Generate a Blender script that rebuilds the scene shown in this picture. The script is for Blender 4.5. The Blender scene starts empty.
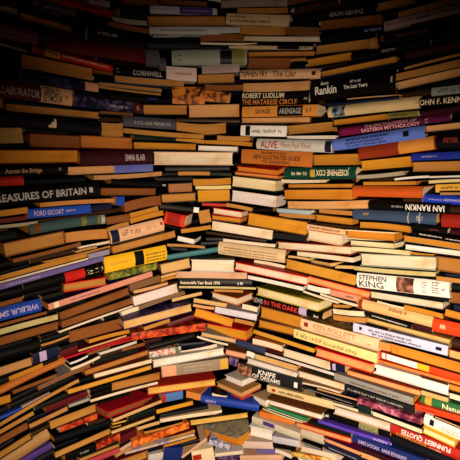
import bpy, bmesh, math, random
from mathutils import Vector, Matrix
C = bpy.context.scene.collection
PI = math.pi

# ------------------------------------------------------------------ camera
F = 450.0                       # focal length in photo pixels (460 px frame)
CAM = Vector((0.0, 0.0, 1.12))
PITCH = math.atan(65.0 / F)     # looking slightly down
cd = bpy.data.cameras.new('camera'); cam = bpy.data.objects.new('camera', cd); C.objects.link(cam)
cam.location = CAM; cam.rotation_euler = (PI/2 - PITCH, 0, 0)
cd.sensor_fit = 'HORIZONTAL'; cd.sensor_width = 36.0; cd.lens = 36.0 * F / 460.0
cd.clip_start = 0.05; cd.clip_end = 50
bpy.context.scene.camera = cam
CF = Vector((0, math.cos(PITCH), -math.sin(PITCH))); CU = Vector((0, math.sin(PITCH), math.cos(PITCH))); CR = Vector((1, 0, 0))

def ray(px, py):                # direction of sight through a photo point
    return CR * (px - 230) + CU * (230 - py) + CF * F

# ------------------------------------------------------------------ plan of the book wall: two straight runs joined by a rounded inner corner
ANG = math.radians(43); RAD = 0.42; Y0 = 1.71; X0 = -15.0 / F * Y0
TX = RAD * math.sin(ANG)
YC = Y0 - RAD / math.cos(ANG)   # centre of the rounding circle
def wall_y(x, off=0.0):         # y of the wall face at x; off > 0 lies deeper behind the face
    a = abs(x - X0); r = RAD + off
    if a < r * math.sin(ANG):
        return YC + math.sqrt(r*r - a*a)
    return Y0 + off / math.cos(ANG) - a * math.tan(ANG)

def hit(px, py, off=0.0):       # point of the wall face seen at a photo position
    d = ray(px, py); lo, hi = 0.0, 4.0 / d.y
    for _ in range(50):
        m = (lo + hi) / 2; p = CAM + d * m
        if p.y < wall_y(p.x, off): lo = m
        else: hi = m
    return CAM + d * hi

# ------------------------------------------------------------------ materials
def lin(h):
    v = [int(h[i:i+2], 16) / 255 for i in (0, 2, 4)]
    return tuple((c/12.92 if c <= .04045 else ((c+.055)/1.055)**2.4) for c in v) + (1,)
PAGE = dict(cream='ecdcc2', white='f0ebe4', tan='c0863f', ochre='c98726', brown='8a5224', peach='dda56a', greypage='b3a892',
    greywhite='d6d2cb', oliveochre='b89550', orangebrown='c2762f', ochreorange='d68a28', ochrebright='da9726', ochreyellow='d69c36',
    ochreyellow2='dcae55', yellowcream='ecd592', creamyellow='ecdbaf', creamtan='dab274', creamochre='ddb458', creampink='ecdac6',
    lilacpage='e4d9d8', orangepage='df8f45', brownpink='ab744a', maroonpage='6a2a22', orangetan='cf8d48', olivecream='c9bd84',
    greypink='b9a49c', grey='a8a49a', pinktan='d8ae92', greycream='ddd0b8', brownochre='b47a36', peachtan='c4925c',
    darkpage='7d5a37', ochrebrown='b07c34', ochretan='c48f45', yellowochre='dcae40', salmonpage='e2a584', greypage2='9b9486')
COV = dict(black='080708', navy='141b38', navyblack='090c15', blackgreen='121a14', blue='2146b0', royal='1d2f9c', royalblue='1f3fc4', cobalt='173a9e',
    blueglossy='39437e', greyblue='5a6880', red='a8261c', redspine='c0221c', brightred='d4241c', crimson='b8182a', maroon='551319',
    darkmaroon='34101a', mauve='6d4a62', lilac='b7a6cf', grey='8b8a86', darkgrey='4b4c50', greytext='a9a7a4', cream='e8d7b2', creamtext='ead9b6',
    white='e9e6e2', brown='6f4222', darkbrown='33200f', yellowlabel='c79a3a', peachlabel='e0b184', peach='e2b48c', peachpic='d79a78', orange='d9701f',
    purple='4c3683', violet='5a41c0', lilacwhite='c9c6d6', beige='cdb38c', silver='b4b6ba', greygreen='8a9488', olive='77713a', pinkwhite='d6bdb6',
    greypink='a18d89', greywhite='c6c4c0', peachbeige='dcb084', bluewhite='8ea2e6', tantext='a8855c', slate='4a4b57', slateteal='3c5557',
    bluelilac='5d68b8', orangetan='d98f3e', greywhite2='ccc', orangebrown='b96a2b', green='0f4034', gold='c8a040', creamtan='dcc28f', plum='56173f',
    magenta='7a1846', pinktext='dba0a8', periwinkle='5c79d8', redbrown='8c3318', dullred='8e2a20', dullredspine='96211a', rust='c1561d', slateblue='394a68',
    teal='2d6a70', tealblack='16262b', lightblue='9db4c6', redorange='dd3a1c', lilacgrey='8f8aa6', purplelilac='6a5c9c', salmon='cf8c74', yellow='e6b422',
    vermilion='e2401c', orangecover='de7a2c', peachcream='e8c5a0', creamyellow='ead28c', beigewood='d8b27a', lilacblue='c3c6e6', yellowochre='dca83c',
    greygreen2='777', slatenavy='2c3450', taupe='8f7e6c', charcoal='1c1d22', greenspine='2f6a3a', greenbright='2f8a55', plumpink='9a4460', tanbrown='a9804f',
    pinkred='b0404a', navyblue='1a2a6c', orangeochre='d67f1e', greyblue2='778', greycream='c4bda8', lilacyellow='b3a4b8', olivelabel='8d8a5e', orangetext='c77a35',
    redtext='cf3a38', darkgreen='1c3323', bluecover='4a72b4', ochre='b98f2e', oliveyellow='b6ad3a', olivetan='a38f4f', darkred='5b1410', tan='b98d58', darkpage='5b4028',
    faintan='b98a5c', orangered='c8431c', orangetop='dd7a34')
MOT = dict(navypeach=('141a38','3a3560','0d1020'), navymauve=('1b2140','5a4a6e','121320'), bluepic=('4a6a92','15181f','b0a58e'),
    orangeblack=('b56422','1c120c','d08030'), greenmottle=('5f6b24','2c3614','8f8a3a'), galaxy=('1f1a52','5a3f92','0e0d20'),
    redmottle=('8f1d1e','3a1016','c04a30'), tanmottle=('b98a52','8a5c30','d8b98a'), orangemottle=('d65a1c','8a3a18','e88a34'),
    purplemottle=('3c2a56','7a5a86','1d1628'), floral=('d8d0c4','c7301c','5d6a50'), bluewhitemottle=('c9ccd8','3a4f96','8b5a72'),
    yellowmottle=('dca634','c23a1e','e8d28a'), portrait=('8a5a44','3a2620','b48a74'), plumpinkm=('9a4460','c48aa0','5a2038'))
MOT['creamgrey'] = ('cdb88e', '8f9aa6', 'd8c69c'); MOT['plumpink'] = MOT.pop('plumpinkm'); MOT['orangered'] = ('a8321a','5e1810','cc5a24'); MOT['lilacyellow'] = ('b9a8bc','8a7fa6','d2b36a')
_m = {}
def nd(nt, t, **kw):
    n = nt.nodes.new(t)
    for k, v in kw.items(): n.inputs[k].default_value = v
    return n
def new_mat(name):
    m = bpy.data.materials.new(name); m.use_nodes = True; nt = m.node_tree
    return m, nt, nt.nodes['Principled BSDF']
def obj_rand(nt):
    return nt.nodes.new('ShaderNodeObjectInfo').outputs['Random']
def page_mat(c):
    k = 'page_' + c
    if k in _m: return _m[k]
    m, nt, b = new_mat(k); col = lin(PAGE.get(c) or COV[c])
    tc = nt.nodes.new('ShaderNodeTexCoord'); mp = nt.nodes.new('ShaderNodeMapping'); mp.inputs['Scale'].default_value = (5, 5, 300)
    nt.links.new(tc.outputs['Object'], mp.inputs[0])
    n = nd(nt, 'ShaderNodeTexNoise', Scale=1.0, Detail=3.0); nt.links.new(mp.outputs[0], n.inputs['Vector'])
    n2 = nd(nt, 'ShaderNodeTexNoise', Scale=22.0, Detail=2.0); nt.links.new(tc.outputs['Object'], n2.inputs['Vector'])
    mx = nt.nodes.new('ShaderNodeMixRGB'); mx.inputs[1].default_value = tuple(x*.58 for x in col[:3]) + (1,); mx.inputs[2].default_value = tuple(min(1, x*1.1) for x in col[:3]) + (1,)
    nt.links.new(n.outputs['Fac'], mx.inputs[0])
    st = nt.nodes.new('ShaderNodeMixRGB'); st.blend_type = 'MULTIPLY'; st.inputs[2].default_value = (.86, .74, .55, 1)
    rp = nt.nodes.new('ShaderNodeMapRange'); rp.inputs[1].default_value = .5; rp.inputs[2].default_value = .75
    nt.links.new(n2.outputs['Fac'], rp.inputs[0]); nt.links.new(rp.outputs[0], st.inputs[0]); nt.links.new(mx.outputs[0], st.inputs[1])
    nt.links.new(st.outputs[0], b.inputs['Base Color'])
    b.inputs['Roughness'].default_value = .85; b.inputs['Specular IOR Level'].default_value = .2
    bp = nd(nt, 'ShaderNodeBump', Strength=.35, Distance=.002); nt.links.new(n.outputs['Fac'], bp.inputs['Height']); nt.links.new(bp.outputs[0], b.inputs['Normal'])
    _m[k] = m; return m
def cov_mat(c):
    k = 'cover_' + c
    if k in _m: return _m[k]
    m, nt, b = new_mat(k)
    tc = nt.nodes.new('ShaderNodeTexCoord')
    mx = nt.nodes.new('ShaderNodeMixRGB')
    if c in MOT:
        a, d, e = [lin(x) for x in MOT[c]]
        n = nd(nt, 'ShaderNodeTexNoise', Scale=38.0, Detail=4.0, Distortion=.8); nt.links.new(tc.outputs['Object'], n.inputs['Vector'])
        cr = nt.nodes.new('ShaderNodeValToRGB'); cr.color_ramp.elements[0].position = .38; cr.color_ramp.elements[0].color = d
        cr.color_ramp.elements[1].position = .62; cr.color_ramp.elements[1].color = e
        q = cr.color_ramp.elements.new(.5); q.color = a
        nt.links.new(n.outputs['Fac'], cr.inputs[0]); nt.links.new(cr.outputs[0], mx.inputs[1]); nt.links.new(cr.outputs[0], mx.inputs[2])
        mx.inputs[0].default_value = .5
    else:
        col = lin(COV.get(c) or PAGE[c])
        n = nd(nt, 'ShaderNodeTexNoise', Scale=30.0, Detail=4.0); nt.links.new(tc.outputs['Object'], n.inputs['Vector'])
        mx.inputs[1].default_value = tuple(x*.8 for x in col[:3]) + (1,); mx.inputs[2].default_value = tuple(min(1, x*1.15) for x in col[:3]) + (1,)
        nt.links.new(n.outputs['Fac'], mx.inputs[0])
    nt.links.new(mx.outputs[0], b.inputs['Base Color'])
    b.inputs['Roughness'].default_value = .45; b.inputs['Specular IOR Level'].default_value = .16
    _m[k] = m; return m
def ink_mat(c):
    k = 'ink_' + c
    if k in _m: return _m[k]
    m, nt, b = new_mat(k); b.inputs['Base Color'].default_value = lin(COV[c]); b.inputs['Roughness'].default_value = .5
    _m[k] = m; return m

# ------------------------------------------------------------------ mesh helper
class MB:
    def __init__(s): s.v = []; s.f = []
    def sweep(s, prof, xs, closed=True):
        """prof(x) -> list of (y, z) of one cross-section; swept along the stations xs and capped"""
        base = len(s.v); n = None
        for x in xs:
            p = prof(x); n = len(p)
            s.v += [(x, y, z) for y, z in p]
        for i in range(len(xs) - 1):
            for j in range(n):
                a = base + i*n + j; b = base + i*n + (j+1) % n
                s.f.append((a, b, b + n, a + n))
        s.f.append(tuple(base + j for j in reversed(range(n))))
        e = base + (len(xs) - 1) * n
        s.f.append(tuple(e + j for j in range(n)))
    def build(s, name, mat, parent):
        me = bpy.data.meshes.new(name); me.from_pydata(s.v, [], s.f); me.validate(); me.update()
        me.materials.append(mat)
        bm = bmesh.new(); bm.from_mesh(me); bmesh.ops.recalc_face_normals(bm, faces=bm.faces); bm.to_mesh(me); bm.free()
        o = bpy.data.objects.new(name, me); C.objects.link(o); o.parent = parent
        return o

fcurve = bpy.data.curves.new('lettering', 'FONT'); fobj = bpy.data.objects.new('lettering', fcurve); C.objects.link(fobj)
def text_outline(txt):
    fcurve.body = txt; fcurve.offset = .018; fcurve.resolution_u = 2
    bpy.context.view_layer.update()
    dg = bpy.context.evaluated_depsgraph_get(); dg.update()
    me = bpy.data.meshes.new_from_object(fobj.evaluated_get(dg))
    bm = bmesh.new(); bm.from_mesh(me)
    for i in range(9):          # slice the letters so that they can follow a rounded spine
        bmesh.ops.bisect_plane(bm, geom=bm.verts[:] + bm.edges[:] + bm.faces[:], plane_co=(0, -.12 + i * .11, 0), plane_no=(0, 1, 0))
    bm.to_mesh(me); bm.free()
    vs = [(v.co.x, v.co.y) for v in me.vertices]; fs = [tuple(p.vertices) for p in me.polygons]
    bpy.data.meshes.remove(me)
    x0 = min(v[0] for v in vs); x1 = max(v[0] for v in vs)
    y0 = 0.0; y1 = .70
    return [((x - x0) / (x1 - x0), (y - y0) / (y1 - y0) - .5) for x, y in vs], fs

# ------------------------------------------------------------------ one book
BOOKS = []
def num(s): return float(s)
def build_book(e, rnd):
    k = e['k']; spine = k in 'Ss'; hard = k in 'SP'
    xl, yl, xr, yr, t = e['xl'], e['yl'], e['xr'], e['yr'], e['t']
    d = e.get('d'); yaw = math.radians(e.get('yaw', 0)); bow_px = e.get('bow', 0) or (rnd.uniform(-.7, .7) if k == 'p' else 0)
    if d is None: d = rnd.uniform(-.3, 1.6)
    off = -d / 100.0
    if yaw > 0: PR = hit(xr, yr, off); PL0 = hit(xl, yl, off)
    else: PL0 = hit(xl, yl, off); PR = hit(xr, yr, off)
    if abs(yaw) > 1e-6:
        # turn the book about its outer corner: the far end runs along its own line of sight
        A, B, q = (PR, PL0, (xl, yl)) if yaw > 0 else (PL0, PR, (xr, yr))
        h = (B - A); h.z = 0; ang = math.atan2(h.y, h.x) + (-yaw if yaw > 0 else -yaw)
        dirv = Vector((math.cos(ang), math.sin(ang))); r = ray(*q)
        # CAM + r*s = A + dirv*u in plan
        det = r.x * (-dirv.y) + dirv.x * r.y
        bx, by = A.x - CAM.x, A.y - CAM.y
        s = (bx * (-dirv.y) + dirv.x * by) / det
        B = CAM + r * s
        PL, PR = (B, A) if yaw > 0 else (A, B)
    else: PL = PL0
    ex = PR - PL; L = ex.length; ex = ex / L
    up = Vector((0, 0, 1)); ez = (up - ex * up.dot(ex)).normalized(); ey = ez.cross(ex)
    if e.get('tip'):                # the book leans forward, its top cover turned to the viewer
        R = Matrix.Rotation(math.radians(-e['tip']) * -1, 3, ex); ey = R @ ey; ez = R @ ez
    mid = (PL + PR) / 2
    def dep(P): return (P - CAM).dot(CF)
    h = t * dep(mid) / F * e['hs']
    bow = bow_px * dep(mid) / F
    if 'D' in e: D = e['D'] / 100
    elif spine: D = min(.17, max(.11, .62 * L))
    else: D = min(.16, max(.10, .62 * L))
    D -= max(0, -d) / 100
    # ---- root at the middle of the book's underside edge
    name = 'hardback_book' if hard else 'paperback_book'
    root = bpy.data.objects.new(name, None); C.objects.link(root); root.empty_display_size = .02
    org = mid - ez * (h / 2)
    M = Matrix.Identity(4)
    for i in range(3): M[i][0] = ex[i]; M[i][1] = ey[i]; M[i][2] = ez[i]; M[i][3] = org[i]
    root.matrix_world = M
    root['category'] = 'hardback book' if hard else 'paperback book'; root['label'] = e['label']; root['group'] = 'hardbacks packed in the wall of books' if hard else 'paperbacks packed in the wall of books'
    bt = (.0026 if h > .02 else .0018) if hard else .0007
    bt = min(bt, h * .22)
    ov = .003 if hard else .0004
    N = 8 if bow else 2
    xs = [-L/2 + L * i / N for i in range(N + 1)]
    bz = lambda x: bow * (1 - (2 * x / L) ** 2) * (1 if bow > 0 else 1)
    cm = cov_mat(e['cov']); pm = page_mat(e['page'])
    bulge = (min(.35 * h, .008) if hard else min(.12 * h, .002)) if spine else 0
    cov = MB()
    skew = rnd.uniform(-.12, .12) * h if not hard else 0
    if spine:
        nb = 7
        fr = lambda u: -bulge * (1 - (2*u - 1)**2)
        def prof(x):
            z0 = bz(x); out = [(fr(i/(nb-1)) + bulge, z0 + h * i/(nb-1)) for i in range(nb)]
            inn = [(max(fr(i/(nb-1)) + bulge + bt, bt), z0 + bt + (h - 2*bt) * i/(nb-1)) for i in range(nb)]
            return out + [(D, z0 + h), (D, z0 + h - bt)] + inn[::-1] + [(D, z0 + bt), (D, z0)]
        cov.sweep(prof, xs); c = cov.build('cover', cm, root)
        pg = MB(); xi = [max(-L/2 + ov, min(L/2 - ov, x)) for x in xs]
        pg.sweep(lambda x: [(bulge + bt + .0006, bz(x) + bt*1.02), (D - ov, bz(x) + bt*1.02), (D - ov, bz(x) + h - bt*1.02), (bulge + bt + .0006, bz(x) + h - bt*1.02)], xi)
        pg.build('page_block', pm, root)
    else:
        # fore edge towards the viewer, the book's own spine hidden at the back
        def prof(x):
            z0 = bz(x)
            return [(0, z0), (0, z0 + bt), (D - bt, z0 + bt), (D - bt, z0 + h - bt), (0, z0 + h - bt), (0, z0 + h), (D, z0 + h), (D + .003, z0 + h/2), (D, z0)]
        cov.sweep(prof, xs); c = cov.build('cover', cm, root)
        pg = MB(); xi = [max(-L/2 + ov, min(L/2 - ov, x)) for x in xs]
        cc = min(.12 * h, .003) if hard else -.0
        def pp(x):
            z0 = bz(x); a = z0 + bt*1.02; b_ = z0 + h - bt*1.02; q = (b_ - a)
            return [(ov + max(0, skew), a), (D - bt - .0005, a), (D - bt - .0005, b_), (ov + max(0, -skew), b_), (ov + cc + abs(skew)/2, a + .67*q), (ov + cc + abs(skew)/2, a + .33*q)]
        pg.sweep(pp, xi); pg.build('page_block', pm, root)
    if e.get('top'):
        tp = MB(); i_ = .0012
        tp.sweep(lambda x: [(i_, bz(x) + h), (D - i_, bz(x) + h), (D - i_, bz(x) + h + .0005), (i_, bz(x) + h + .0005)], [max(-L/2 + i_, min(L/2 - i_, x)) for x in xs])
        tp.build('cover_picture', cov_mat(e['top']), c)
    # ---- bands, lettering and marks printed on the spine
    U = lambda px: ((px - xl) / (xr - xl) - .5) * L
    front = (lambda v: bulge - bulge * (1 - (2*v - 1)**2)) if spine else (lambda v: 0)
    for kind, a in e['marks']:
        if kind == 'B':
            x0, x1 = sorted((max(-L/2, U(a[0])), min(L/2, U(a[1])))); m = MB()
            v0, v1 = a[3], a[4]
            ux = [x0 + (x1 - x0) * i / N for i in range(N + 1)]
            q = [v0 + (v1 - v0) * i / 6 for i in range(7)]
            m.sweep(lambda x: [(front(v) - .0004, bz(x) + h * v) for v in q] + [(front(v) + .0003, bz(x) + h * v) for v in q[::-1]], ux)
            m.build('spine_label' if v1 - v0 > .8 else 'spine_emblem', cov_mat(a[2]), c)
        elif kind == 'Z':
            # a line of writing too small to read: short strokes
            x0, x1 = U(a[0]), U(a[1]); m = MB(); vc, vh = a[2], a[3] * .72; x = x0; r2 = random.Random(int(a[0]*7 + xl))
            hh = vh * h
            while x < x1 - .0008:
                w = min(r2.uniform(.4, .75) * max(hh, .002), x1 - x); st = w * .26
                v0 = vc - vh/2; v1 = vc + vh/2 * r2.choice((1, 1, .55)); vm = (v0 + v1) / 2; zz = bz(x); q = .16 * vh
                g = [(x, x + st, v0, v1)]; k_ = r2.randrange(5)
                if k_ in (0, 1, 3): g.append((x + w - st, x + w, v0, v1))
                if k_ in (0, 2, 4): g.append((x + st, x + w - (st if k_ == 0 else 0), v1 - q, v1))
                if k_ in (1, 4): g.append((x + st, x + w - (st if k_ == 1 else 0), vm - q/2, vm + q/2))
                if k_ in (2, 3): g.append((x + st, x + w - (st if k_ == 3 else 0), v0, v0 + q))
                for (p0, p1, u0, u1) in g:
                    m.sweep(lambda xx: [(front(u0) - .0009, zz + h*u0), (front(u1) - .0009, zz + h*u1), (front(u1), zz + h*u1), (front(u0), zz + h*u0)], [p0, p1])
                x += w * r2.choice((1.25, 1.25, 1.3, 2.0))
            if m.v: m.build('lettering', ink_mat(a[4]), c)
        else:
            txt, x0, x1, vc, vh, colr, flip = a
            pts, fs = text_outline(txt); X0_, X1_ = U(x0), U(x1); vs = []
            for u, v in pts:
                if flip: u, v = 1 - u, -v
                w = vc + v * vh; x = X0_ + (X1_ - X0_) * u
                vs.append((x, front(w) - .0008, bz(x) + h * w))
            me = bpy.data.meshes.new('lettering'); me.from_pydata(vs, [], fs); me.update(); me.materials.append(ink_mat(colr))
            o = bpy.data.objects.new('lettering', me); C.objects.link(o); o.parent = c
    return root

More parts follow.
